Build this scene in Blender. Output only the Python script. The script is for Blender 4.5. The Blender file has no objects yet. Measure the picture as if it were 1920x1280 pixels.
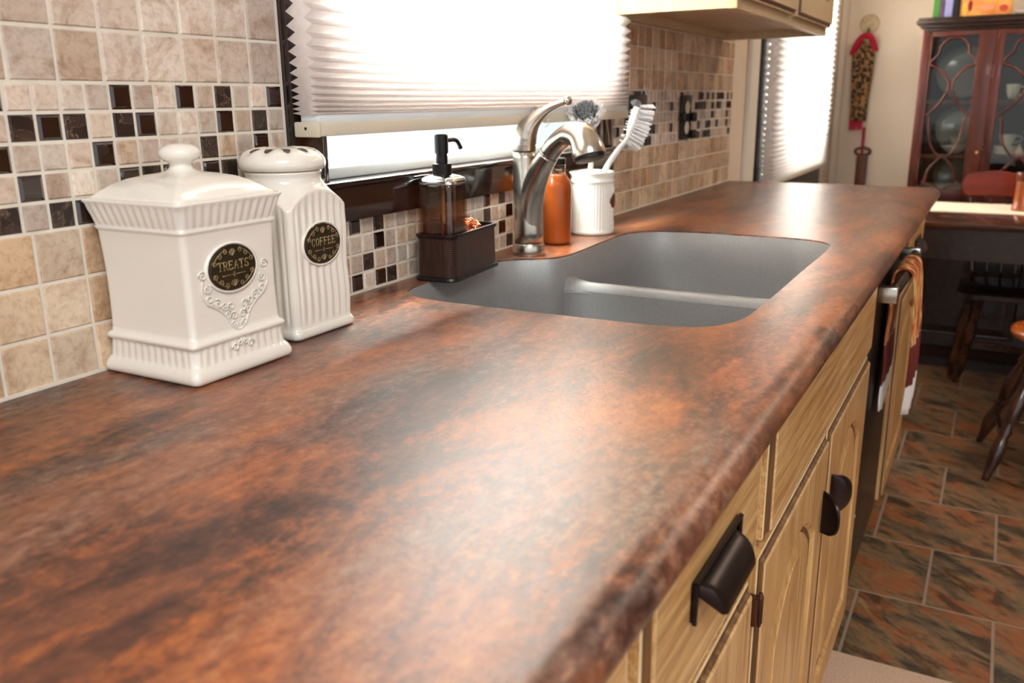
import bpy, bmesh, math, random
from mathutils import Vector, Matrix
random.seed(7)
PI = math.pi
S = bpy.context.scene
COL = S.collection
ZC = 0.914            # counter height
U = 0.0268            # mosaic pitch
L = 1.818 * U         # large tile pitch

# ------------------------------------------------------------------ camera
f_px, yaw, pit, rol = 1639.15, .5036, .2691, -.0105
cy_, sy_ = math.cos(yaw), math.sin(yaw)
f0 = Vector((cy_, sy_, 0)); r0 = Vector((sy_, -cy_, 0)); u0 = Vector((0, 0, 1))
Fw = f0 * math.cos(pit) - u0 * math.sin(pit)
Up = u0 * math.cos(pit) + f0 * math.sin(pit)
Rt = r0 * math.cos(rol) + Up * math.sin(rol)
Up2 = Up * math.cos(rol) - r0 * math.sin(rol)
cam = bpy.data.cameras.new('camera'); camo = bpy.data.objects.new('camera', cam); COL.objects.link(camo)
cam.sensor_width = 36; cam.lens = f_px * 36 / 1920; cam.clip_start = .02
m = Matrix((Rt, Up2, -Fw)).transposed().to_4x4(); m.translation = Vector((0, -28.838 * U, ZC + 9.695 * U))
camo.matrix_world = m
cam.dof.use_dof = True; cam.dof.focus_distance = 1.08; cam.dof.aperture_fstop = 6.5
S.camera = camo

# ------------------------------------------------------------------ light
w = bpy.data.worlds.new('world'); S.world = w; w.use_nodes = True
wn = w.node_tree.nodes; wl = w.node_tree.links
wn['Background'].inputs['Color'].default_value = (.98, .99, 1, 1)
wn['Background'].inputs['Strength'].default_value = .95

def area(name, loc, rot, sx, sy, power, col):
    l = bpy.data.lights.new(name, 'AREA'); l.shape = 'RECTANGLE'; l.size = sx; l.size_y = sy; l.energy = power; l.color = col
    o = bpy.data.objects.new(name, l); COL.objects.link(o); o.location = loc; o.rotation_euler = rot
    return o
# daylight outside the two windows (pointing into the room, -y)
area('daylight_sink_window', (2.08, .085, 1.74), (-PI / 2, 0, 0), 2.1, .96, 950, (1, .99, .97))
area('ground_light_sink_window', (1.95, .09, 1.10), (-PI / 2, 0, 0), 2.3, .31, 3.0, (.95, 1, 1))
area('daylight_dining_window', (4.75, .12, 1.60), (-PI / 2, 0, 0), 2.4, 1.2, 260, (1, .98, .95))
# unseen fill lights added under the kitchen and dining ceiling
area('kitchen_ceiling_fill', (-.7, -1.5, 2.40), (0, 0, 0), 1.2, .9, 40, (.97, .99, 1))
area('dining_ceiling_fill', (3.4, -1.6, 2.40), (0, 0, 0), .6, .6, 14, (1, .84, .66))

vs = S.view_settings
vs.view_transform = 'Standard'; vs.look = 'None'; vs.gamma = 1; vs.use_curve_mapping = False; vs.exposure = .45

# ------------------------------------------------------------------ helpers
def lin(c):
    r = []
    for v in c[:3]:
        v = v / 255
        r.append(v / 12.92 if v <= .04045 else ((v + .055) / 1.055) ** 2.4)
    return (*r, 1)

def mat(name, col, rough=.5, metal=0, spec=.5, trans=0, ior=1.45, coat=0, noise=None, bump=0, bscale=60, col2=None, stretch=(1, 1, 1), detail=4, coords='Object', coat_rough=.05, emis=None):
    m = bpy.data.materials.new(name); m.use_nodes = True
    nt = m.node_tree; n = nt.nodes; b = n['Principled BSDF']
    b.inputs['Base Color'].default_value = lin(col); b.inputs['Roughness'].default_value = rough
    b.inputs['Metallic'].default_value = metal; b.inputs['IOR'].default_value = ior
    b.inputs['Specular IOR Level'].default_value = spec
    b.inputs['Transmission Weight'].default_value = trans
    b.inputs['Coat Weight'].default_value = coat; b.inputs['Coat Roughness'].default_value = coat_rough
    if noise or bump:
        tc = n.new('ShaderNodeTexCoord'); mp = n.new('ShaderNodeMapping'); mp.inputs['Scale'].default_value = stretch
        nt.links.new(tc.outputs[coords], mp.inputs['Vector'])
    if noise:
        t = n.new('ShaderNodeTexNoise'); t.inputs['Scale'].default_value = noise; t.inputs['Detail'].default_value = detail
        nt.links.new(mp.outputs[0], t.inputs['Vector'])
        r = n.new('ShaderNodeValToRGB'); r.color_ramp.elements[0].position = .35; r.color_ramp.elements[1].position = .68
        r.color_ramp.elements[0].color = lin(col); r.color_ramp.elements[1].color = lin(col2 or col)
        nt.links.new(t.outputs['Fac'], r.inputs['Fac']); nt.links.new(r.outputs['Color'], b.inputs['Base Color'])
    if bump:
        t2 = n.new('ShaderNodeTexNoise'); t2.inputs['Scale'].default_value = bscale; t2.inputs['Detail'].default_value = 3
        nt.links.new(mp.outputs[0], t2.inputs['Vector'])
        bp = n.new('ShaderNodeBump'); bp.inputs['Strength'].default_value = bump; bp.inputs['Distance'].default_value = .002
        nt.links.new(t2.outputs['Fac'], bp.inputs['Height']); nt.links.new(bp.outputs['Normal'], b.inputs['Normal'])
    return m

def ramp(nt, fac, stops):
    r = nt.nodes.new('ShaderNodeValToRGB'); e = r.color_ramp.elements
    e[0].position, e[0].color = stops[0][0], lin(stops[0][1]); e[1].position, e[1].color = stops[-1][0], lin(stops[-1][1])
    for p, c in stops[1:-1]:
        q = e.new(p); q.color = lin(c)
    nt.links.new(fac, r.inputs['Fac']); return r.outputs['Color']

def noise_node(nt, vec, scale, detail=5, rough=.55, dist=0):
    t = nt.nodes.new('ShaderNodeTexNoise'); t.inputs['Scale'].default_value = scale; t.inputs['Detail'].default_value = detail
    t.inputs['Roughness'].default_value = rough; t.inputs['Distortion'].default_value = dist
    nt.links.new(vec, t.inputs['Vector']); return t.outputs['Fac']

def mapping(nt, scale=(1, 1, 1), rot=(0, 0, 0), coords='Object'):
    tc = nt.nodes.new('ShaderNodeTexCoord'); mp = nt.nodes.new('ShaderNodeMapping')
    mp.inputs['Scale'].default_value = scale; mp.inputs['Rotation'].default_value = rot
    nt.links.new(tc.outputs[coords], mp.inputs['Vector']); return mp.outputs[0]

def mixc(nt, fac, a, b, mode='MIX'):
    x = nt.nodes.new('ShaderNodeMix'); x.data_type = 'RGBA'; x.blend_type = mode
    for s, v in ((x.inputs[0], fac), (x.inputs[6], a), (x.inputs[7], b)):
        if isinstance(v, (int, float)): s.default_value = v
        elif isinstance(v, tuple): s.default_value = v
        else: nt.links.new(v, s)
    return x.outputs[2]

class MB:
    def __init__(s): s.v = []; s.f = []; s.m = []
    def add(s, vs, fs, mi=0):
        o = len(s.v); s.v += [tuple(v) for v in vs]
        for f in fs: s.f.append([i + o for i in f]); s.m.append(mi)
        return s
    def box(s, x0, x1, y0, y1, z0, z1, mi=0, bev=0):
        if x0 > x1: x0, x1 = x1, x0
        if y0 > y1: y0, y1 = y1, y0
        if z0 > z1: z0, z1 = z1, z0
        if bev:
            b = min(bev, (x1 - x0) / 2.01, (y1 - y0) / 2.01, (z1 - z0) / 2.01)
            bm = bmesh.new(); r = bmesh.ops.create_cube(bm, size=1)
            for v in bm.verts:
                v.co = Vector(((x0 + x1) / 2 + v.co.x * (x1 - x0), (y0 + y1) / 2 + v.co.y * (y1 - y0), (z0 + z1) / 2 + v.co.z * (z1 - z0)))
            bmesh.ops.bevel(bm, geom=bm.edges[:], offset=b, segments=2, affect='EDGES', profile=.5)
            bm.verts.index_update()
            s.add([v.co for v in bm.verts], [[v.index for v in f.verts] for f in bm.faces], mi); bm.free()
            return s
        return s.add([(x0, y0, z0), (x1, y0, z0), (x1, y1, z0), (x0, y1, z0), (x0, y0, z1), (x1, y0, z1), (x1, y1, z1), (x0, y1, z1)],
                     [(0, 3, 2, 1), (4, 5, 6, 7), (0, 1, 5, 4), (1, 2, 6, 5), (2, 3, 7, 6), (3, 0, 4, 7)], mi)
    def loft(s, rings, mi=0, cap0=True, cap1=True, mis=None):
        n = len(rings[0]); o = len(s.v)
        for r in rings: s.v += [tuple(p) for p in r]
        for k in range(len(rings) - 1):
            for i in range(n):
                j = (i + 1) % n
                s.f.append([o + k * n + i, o + k * n + j, o + (k + 1) * n + j, o + (k + 1) * n + i]); s.m.append(mis[k] if mis else mi)
        if cap0: s.f.append([o + i for i in range(n)][::-1]); s.m.append(mis[0] if mis else mi)
        if cap1: s.f.append([o + (len(rings) - 1) * n + i for i in range(n)]); s.m.append(mis[-1] if mis else mi)
        return s
    def lathe(s, prof, c=(0, 0), n=32, mi=0, cap0=True, cap1=True, mis=None):
        return s.loft([[(c[0] + r * math.cos(2 * PI * i / n), c[1] + r * math.sin(2 * PI * i / n), z) for i in range(n)] for r, z in prof], mi, cap0, cap1, mis)
    def tube(s, pts, rad, n=8, mi=0, closed=False, flat=1):
        pts = [Vector(p) for p in pts]; N = len(pts)
        rs = rad if isinstance(rad, (list, tuple)) else [rad] * N
        rings = []; up = None
        for i, p in enumerate(pts):
            if closed: t = pts[(i + 1) % N] - pts[i - 1]
            else: t = pts[min(i + 1, N - 1)] - pts[max(i - 1, 0)]
            t.normalize()
            if up is None:
                up = Vector((0, 0, 1)) if abs(t.z) < .9 else Vector((1, 0, 0))
            a = (up - t * up.dot(t)); a.normalize(); up = a
            b = t.cross(a)
            rings.append([p + (a * math.cos(2 * PI * k / n) + b * math.sin(2 * PI * k / n) * flat) * rs[i] for k in range(n)])
        if closed: rings.append(rings[0]); return s.loft(rings, mi, False, False)
        return s.loft(rings, mi)
    def xf(s, M, start=0):
        for i in range(start, len(s.v)): s.v[i] = tuple(M @ Vector(s.v[i]))
        return s
    def build(s, name, mats, parent=None, smooth=False, auto=None):
        me = bpy.data.meshes.new(name); me.from_pydata(s.v, [], s.f)
        if not isinstance(mats, (list, tuple)): mats = [mats]
        for q in mats: me.materials.append(q)
        me.polygons.foreach_set('material_index', s.m)
        bm = bmesh.new(); bm.from_mesh(me); bmesh.ops.recalc_face_normals(bm, faces=bm.faces); bm.to_mesh(me); bm.free()
        if smooth or auto:
            me.polygons.foreach_set('use_smooth', [True] * len(me.polygons))
            if auto: me.set_sharp_from_angle(angle=math.radians(auto))
        me.update()
        o = bpy.data.objects.new(name, me); COL.objects.link(o)
        if parent: o.parent = parent
        return o

def tag(o, label=None, cat=None, group=None, kind=None):
    if label: o['label'] = label
    if cat: o['category'] = cat
    if group: o['group'] = group
    if kind: o['kind'] = kind
    return o
def thing(name, label, cat, group=None, loc=(0, 0, 0)):
    o = bpy.data.objects.new(name, None); COL.objects.link(o); o.location = loc; o.empty_display_size = .05
    return tag(o, label, cat, group)
def struct(o): o['kind'] = 'structure'; return o
def copy_tree(o, parent=None):
    c = o.copy(); COL.objects.link(c)
    if parent: c.parent = parent
    for ch in list(o.children): copy_tree(ch, c)
    return c

def spline(pts, n=8, closed=False):
    pts = [Vector(p) for p in pts]; N = len(pts); out = []
    R = range(N) if closed else range(N - 1)
    for i in R:
        if closed: a, b, c, d = pts[i - 1], pts[i], pts[(i + 1) % N], pts[(i + 2) % N]
        else: a, b, c, d = pts[max(i - 1, 0)], pts[i], pts[i + 1], pts[min(i + 2, N - 1)]
        for k in range(n):
            t = k / n
            out.append(.5 * ((2 * b) + (c - a) * t + (2 * a - 5 * b + 4 * c - d) * t * t + (3 * b - a - 3 * c + d) * t ** 3))
    if not closed: out.append(pts[-1])
    return out

def rrect(hx, hy, r, n=6, m=1):
    """rounded rectangle outline, m points per straight side"""
    out = []; r = min(r, hx, hy)
    cs = [(hx - r, hy - r, 0), (-hx + r, hy - r, PI / 2), (-hx + r, -hy + r, PI), (hx - r, -hy + r, 1.5 * PI)]
    for q, (cx, cy, a0) in enumerate(cs):
        arc = [(cx + r * math.cos(a0 + PI / 2 * k / n), cy + r * math.sin(a0 + PI / 2 * k / n)) for k in range(n + 1)]
        out += arc
        nx = cs[(q + 1) % 4]; a1 = a0 + PI / 2
        e = (nx[0] + r * math.cos(a1), nx[1] + r * math.sin(a1))
        for k in range(1, m): out.append((arc[-1][0] + (e[0] - arc[-1][0]) * k / m, arc[-1][1] + (e[1] - arc[-1][1]) * k / m))
    return out

# ------------------------------------------------------------------ materials
M_white = mat('glazed_ivory_ceramic', (234, 229, 219), .16, coat=.5, bump=.04, bscale=25)
M_grout = mat('cream_grout', (226, 219, 205), .8, noise=40, col2=(215, 205, 190))
M_plaster = mat('tan_plaster', (230, 214, 194), .75, noise=6, col2=(226, 209, 188), bump=.06, bscale=150)
M_ceil = mat('ceiling_paint', (232, 226, 215), .9, noise=5, col2=(228, 221, 210))
M_darktrim = mat('dark_tortoise_trim', (13, 8, 8), .12, noise=6, col2=(48, 24, 16), stretch=(1, 1, 3), coat=.6)
M_bronze = mat('oil_rubbed_bronze', (58, 44, 42), .32, metal=.75, noise=14, col2=(38, 28, 28))
M_black = mat('black_plastic', (14, 13, 13), .35, noise=20, col2=(20, 18, 18))
M_nickel = mat('brushed_nickel', (190, 182, 172), .24, metal=1, noise=60, col2=(176, 168, 158), stretch=(1, 1, .06))
M_chrome = mat('chrome', (220, 220, 222), .08, metal=1, noise=10, col2=(205, 205, 210))
M_blackglass = mat('dark_glass_tile', (28, 12, 8), .06, noise=25, col2=(46, 20, 12), coat=1)
M_sink = mat('grey_composite', (128, 127, 127), .38, noise=350, col2=(138, 136, 136), detail=2)
M_mahog = mat('mahogany', (60, 22, 14), .35, noise=5, col2=(86, 34, 21), stretch=(6, 6, .7), coat=.1)
M_darkwood = mat('dark_walnut', (30, 17, 12), .3, noise=6, col2=(50, 28, 20), stretch=(1, 6, 6), coat=.3)
M_turned = mat('turned_dark_wood', (46, 26, 18), .25, noise=8, col2=(84, 48, 30), stretch=(5, 5, 1), coat=.5)
M_beigeplastic = mat('almond_plastic', (212, 202, 182), .45, noise=8, col2=(206, 196, 176))
M_alum = mat('white_window_frame', (224, 228, 228), .35, noise=6, col2=(214, 219, 220))

def tile_mat():
    m = bpy.data.materials.new('travertine_tile'); m.use_nodes = True; nt = m.node_tree; b = nt.nodes['Principled BSDF']
    at = nt.nodes.new('ShaderNodeAttribute'); at.attribute_name = 'tint'
    v = mapping(nt)
    n1 = noise_node(nt, v, 21, 8, .66, .8); n2 = noise_node(nt, v, 120, 4, .7, .4)
    c1 = ramp(nt, n1, [(.30, (158, 124, 96)), (.40, (206, 184, 164)), (.50, (238, 230, 222)), (.62, (246, 240, 232)), (.74, (206, 178, 150))])
    c2 = ramp(nt, n2, [(.36, (190, 170, 150)), (.5, (232, 232, 232)), (.72, (255, 255, 255))])
    c = mixc(nt, .75, at.outputs['Color'], c1, 'MULTIPLY'); c = mixc(nt, .5, c, c2, 'MULTIPLY')
    nt.links.new(c, b.inputs['Base Color']); b.inputs['Roughness'].default_value = .42
    bp = nt.nodes.new('ShaderNodeBump'); bp.inputs['Strength'].default_value = .12; bp.inputs['Distance'].default_value = .001
    nt.links.new(n2, bp.inputs['Height']); nt.links.new(bp.outputs[0], b.inputs['Normal'])
    return m
M_tile = tile_mat()
def marble_mat():
    m = bpy.data.materials.new('dark_emperador_tile'); m.use_nodes = True; nt = m.node_tree; b = nt.nodes['Principled BSDF']
    v = mapping(nt); n1 = noise_node(nt, v, 34, 6, .6, 1.2); n2 = noise_node(nt, v, 22, 3)
    c1 = ramp(nt, n1, [(.3, (40, 28, 22)), (.492, (46, 34, 30)), (.50, (150, 124, 100)), (.508, (46, 34, 30)), (.7, (82, 62, 46))])
    nt.links.new(c1, b.inputs['Base Color']); b.inputs['Roughness'].default_value = .3
    return m
M_marble = marble_mat()

def counter_mat():
    m = bpy.data.materials.new('rust_slate_laminate'); m.use_nodes = True; nt = m.node_tree; b = nt.nodes['Principled BSDF']
    v = mapping(nt, (1, 2.6, 1.2), (0, 0, .10)); vf = mapping(nt, (1, 1.5, 1.5))
    big = noise_node(nt, v, 1.7, 5, .6, .6); med = noise_node(nt, v, 4.2, 10, .70, .5); fine = noise_node(nt, vf, 60, 8, .80, .2)
    blue = noise_node(nt, mapping(nt, (1, 4.2, 2.2), (0, 0, -.06)), 2.2, 9, .70, .5); ora = noise_node(nt, mapping(nt, (1.1, 3.0, 2), (.3, .2, .2)), 3.7, 8, .72, .5)
    def madd(a, ka, b_, kb):
        x = nt.nodes.new('ShaderNodeMath'); x.operation = 'MULTIPLY'; nt.links.new(b_, x.inputs[0]); x.inputs[1].default_value = kb
        y = nt.nodes.new('ShaderNodeMath'); y.operation = 'MULTIPLY_ADD'; nt.links.new(a, y.inputs[0]); y.inputs[1].default_value = ka; nt.links.new(x.outputs[0], y.inputs[2]); return y.outputs[0]
    base = ramp(nt, madd(med, .6, fine, .4), [(.40, (42, 28, 26)), (.46, (80, 48, 38)), (.51, (112, 68, 48)), (.56, (140, 86, 56)), (.64, (170, 120, 82))])
    c = mixc(nt, .42, base, ramp(nt, big, [(.38, (136, 84, 80)), (.5, (225, 195, 180)), (.60, (255, 240, 220))]), 'MULTIPLY')
    of = ramp(nt, madd(ora, .72, fine, .28), [(.485, (0, 0, 0)), (.555, (160, 160, 160)), (.66, (230, 230, 230))])
    c = mixc(nt, of, c, ramp(nt, fine, [(.35, (128, 58, 26)), (.6, (182, 104, 44))]))
    gf = ramp(nt, madd(blue, .75, fine, .25), [(.495, (0, 0, 0)), (.545, (140, 140, 140)), (.63, (225, 225, 225))])
    c = mixc(nt, gf, c, ramp(nt, fine, [(.36, (58, 48, 48)), (.5, (92, 82, 76)), (.62, (126, 120, 110))]))
    nt.links.new(c, b.inputs['Base Color'])
    rr = nt.nodes.new('ShaderNodeMapRange'); nt.links.new(fine, rr.inputs[0]); rr.inputs[3].default_value = .25; rr.inputs[4].default_value = .38
    nt.links.new(rr.outputs[0], b.inputs['Roughness']); b.inputs['Specular IOR Level'].default_value = .6
    bp = nt.nodes.new('ShaderNodeBump'); bp.inputs['Strength'].default_value = .35; bp.inputs['Distance'].default_value = .001
    nt.links.new(noise_node(nt, mapping(nt), 190, 5, .65), bp.inputs['Height']); nt.links.new(bp.outputs[0], b.inputs['Normal'])
    return m
M_counter = counter_mat()

def cab_mat(name, axis, dark=False):
    m = bpy.data.materials.new(name); m.use_nodes = True; nt = m.node_tree; b = nt.nodes['Principled BSDF']
    sc = (1.2, 30, 30) if axis == 'x' else (30, 30, 1.2)
    v = mapping(nt, sc); n1 = noise_node(nt, v, 3, 6, .65, .3)
    n2 = noise_node(nt, mapping(nt, tuple(s * 3 for s in sc)), 3.5, 3, .6); n3 = noise_node(nt, mapping(nt, (4, 4, 4)), 2, 3)
    if dark: c = ramp(nt, n1, [(.35, (78, 50, 26)), (.55, (116, 80, 46)), (.7, (156, 118, 76))])
    else: c = ramp(nt, n1, [(.3, (172, 126, 76)), (.5, (206, 162, 106)), (.7, (226, 190, 138))])
    c = mixc(nt, .35, c, ramp(nt, n2, [(.35, (170, 140, 105)), (.6, (255, 255, 255))]), 'MULTIPLY')
    c = mixc(nt, .3, c, ramp(nt, n3, [(.35, (205, 185, 155)), (.6, (255, 255, 250))]), 'MULTIPLY')
    nt.links.new(c, b.inputs['Base Color']); b.inputs['Roughness'].default_value = .36
    return m
M_cabV = cab_mat('glazed_maple_vertical', 'z'); M_cabH = cab_mat('glazed_maple_horizontal', 'x')
M_glaze = cab_mat('brown_glaze', 'z', True)
M_cabL = mat('pale_maple', (206, 182, 144), .5, noise=4, col2=(192, 166, 126), stretch=(1, 8, .8))
M_edge = mat('cream_edge_highlight', (226, 200, 158), .4, noise=30, col2=(205, 180, 138))

def floor_mat():
    m = bpy.data.materials.new('slate_vinyl_tile'); m.use_nodes = True; nt = m.node_tree; b = nt.nodes['Principled BSDF']; N = nt.nodes; K = nt.links
    tc = N.new('ShaderNodeTexCoord'); sp = N.new('ShaderNodeSeparateXYZ'); K.new(tc.outputs['Object'], sp.inputs[0])
    cb = N.new('ShaderNodeCombineXYZ')
    ya = N.new('ShaderNodeMath'); ya.operation = 'ADD'; K.new(sp.outputs['Y'], ya.inputs[0]); ya.inputs[1].default_value = .5905 + .2955 * 40
    xa = N.new('ShaderNodeMath'); xa.operation = 'ADD'; K.new(sp.outputs['X'], xa.inputs[0]); xa.inputs[1].default_value = -2.0885 + .305 * 31 + .305
    K.new(ya.outputs[0], cb.inputs[0]); K.new(xa.outputs[0], cb.inputs[1])
    br = N.new('ShaderNodeTexBrick'); K.new(cb.outputs[0], br.inputs['Vector']); br.offset = .5; br.offset_frequency = 2; br.squash = 1
    br.inputs['Scale'].default_value = 1; br.inputs['Brick Width'].default_value = .2955; br.inputs['Row Height'].default_value = .305
    br.inputs['Mortar Size'].default_value = .0036; br.inputs['Mortar Smooth'].default_value = .2; br.inputs['Bias'].default_value = 0
    br.inputs['Color1'].default_value = (0, 0, 0, 1); br.inputs['Color2'].default_value = (1, 1, 1, 1); br.inputs['Mortar'].default_value = (.5, .5, .5, 1)
    off = N.new('ShaderNodeVectorMath'); off.operation = 'MULTIPLY_ADD'; K.new(br.outputs['Color'], off.inputs[0]); off.inputs[1].default_value = (7, 5, 9); K.new(tc.outputs['Object'], off.inputs[2])
    m0 = N.new('ShaderNodeMapping'); K.new(off.outputs[0], m0.inputs[0]); m0.inputs['Rotation'].default_value = (0, 0, -.95); mp = N.new('ShaderNodeMapping'); K.new(m0.outputs[0], mp.inputs[0]); mp.inputs['Scale'].default_value = (1, 2.6, 1)
    n1 = noise_node(nt, mp.outputs[0], 4.5, 9, .70, .5); n2 = noise_node(nt, mp.outputs[0], 7, 9, .68, .7); n3 = noise_node(nt, mp.outputs[0], 30, 5, .7)
    c = ramp(nt, n1, [(.32, (64, 58, 54)), (.42, (120, 106, 90)), (.48, (150, 128, 104)), (.53, (160, 122, 88)), (.59, (172, 100, 60)), (.63, (146, 118, 92)), (.74, (222, 178, 126))])
    g = ramp(nt, n2, [(.40, (70, 64, 62)), (.46, (200, 190, 178)), (.52, (255, 250, 240)), (.60, (255, 240, 220)), (.68, (120, 104, 92))])
    c = mixc(nt, .8, c, g, 'MULTIPLY'); c = mixc(nt, .35, c, ramp(nt, n3, [(.35, (140, 125, 110)), (.6, (255, 255, 255))]), 'MULTIPLY')
    c = mixc(nt, 1.0, c, lin((228, 220, 204)), 'MULTIPLY'); c = mixc(nt, br.outputs['Fac'], c, lin((150, 132, 116)))
    K.new(c, b.inputs['Base Color']); b.inputs['Roughness'].default_value = .42
    bp = N.new('ShaderNodeBump'); bp.inputs['Strength'].default_value = .5; bp.inputs['Distance'].default_value = .004; K.new(n2, bp.inputs['Height']); K.new(bp.outputs[0], b.inputs['Normal'])
    return m
M_floor = floor_mat()

def thin_glass(name, tint=(245, 250, 248), refl=.12, rough=.02):
    m = bpy.data.materials.new(name); m.use_nodes = True; nt = m.node_tree; nt.nodes.remove(nt.nodes['Principled BSDF'])
    out = nt.nodes['Material Output']; t = nt.nodes.new('ShaderNodeBsdfTransparent'); t.inputs[0].default_value = lin(tint)
    g = nt.nodes.new('ShaderNodeBsdfGlossy'); g.inputs['Roughness'].default_value = rough
    fr = nt.nodes.new('ShaderNodeLayerWeight'); fr.inputs[0].default_value = .5
    pw = nt.nodes.new('ShaderNodeMath'); pw.operation = 'POWER'; nt.links.new(fr.outputs['Facing'], pw.inputs[0]); pw.inputs[1].default_value = 5
    mr = nt.nodes.new('ShaderNodeMath'); mr.operation = 'MULTIPLY_ADD'; nt.links.new(pw.outputs[0], mr.inputs[0]); mr.inputs[1].default_value = .9; mr.inputs[2].default_value = refl
    mr.use_clamp = True
    mx = nt.nodes.new('ShaderNodeMixShader'); nt.links.new(mr.outputs[0], mx.inputs[0]); nt.links.new(t.outputs[0], mx.inputs[1]); nt.links.new(g.outputs[0], mx.inputs[2])
    nt.links.new(mx.outputs[0], out.inputs['Surface']); return m
M_pane = thin_glass('window_glass', refl=.02)
M_cabglass = thin_glass('china_cabinet_glass', (235, 238, 235), .025)
M_clear = thin_glass('clear_acrylic', (226, 206, 190), .06, .03)

def blind_mat():
    m = bpy.data.materials.new('cellular_shade_fabric'); m.use_nodes = True; nt = m.node_tree; nt.nodes.remove(nt.nodes['Principled BSDF'])
    out = nt.nodes['Material Output']; d = nt.nodes.new('ShaderNodeBsdfDiffuse'); t = nt.nodes.new('ShaderNodeBsdfTranslucent')
    c = ramp(nt, noise_node(nt, mapping(nt, (1, 1, 1)), 120, 2), [(.3, (238, 232, 230)), (.7, (246, 242, 240))])
    nt.links.new(c, d.inputs[0]); nt.links.new(c, t.inputs[0])
    mx = nt.nodes.new('ShaderNodeMixShader'); mx.inputs[0].default_value = .84
    nt.links.new(d.outputs[0], mx.inputs[1]); nt.links.new(t.outputs[0], mx.inputs[2]); nt.links.new(mx.outputs[0], out.inputs['Surface']); return m
M_blind = blind_mat()

# ------------------------------------------------------------------ room shell
XB = 4.87        # back wall
W1 = (.889, 1.800, 1.072, 2.05); W2 = (3.30, 4.36, .86, 2.05)
def wall_with_holes(name, x0, x1, z0, z1, holes, y0, y1, m):
    mb = MB(); xs = sorted({x0, x1, *[h[0] for h in holes], *[h[1] for h in holes]})
    for a, b in zip(xs, xs[1:]):
        segs = [(z0, z1)]
        for h in holes:
            if h[0] <= a and b <= h[1]: segs = [(z0, h[2]), (h[3], z1)]
        for p, q in segs: mb.box(a, b, y0, y1, p, q)
    return mb.build(name, m)
wl_ = wall_with_holes('wall_left', -2.5, XB + .12, 0, 2.44, [W1, W2], .006, .034, M_plaster); struct(wl_)
struct(MB().box(XB, XB + .12, .0, -3.4, 0, 2.44).build('wall_back', M_plaster))
struct(MB().box(1.2, XB + .12, -3.4, -3.52, 0, 2.44).build('wall_right_added', mat('shaded_tan_wall', (150, 122, 96), .8, noise=5, col2=(140, 112, 88))))  # unseen wall, put in dim to darken the tile reflections
struct(MB().box(-2.5, XB + .12, .126, -4, -.1, 0).build('floor', M_floor))
struct(MB().box(-2.5, XB + .12, .126, -4, 2.44, 2.5).build('ceiling', M_ceil))
# soft corner bead between the two walls
struct(MB().box(XB - .03, XB, .0055, -.03, 0, 2.44, bev=.008).build('trim_1', M_plaster))

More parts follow.
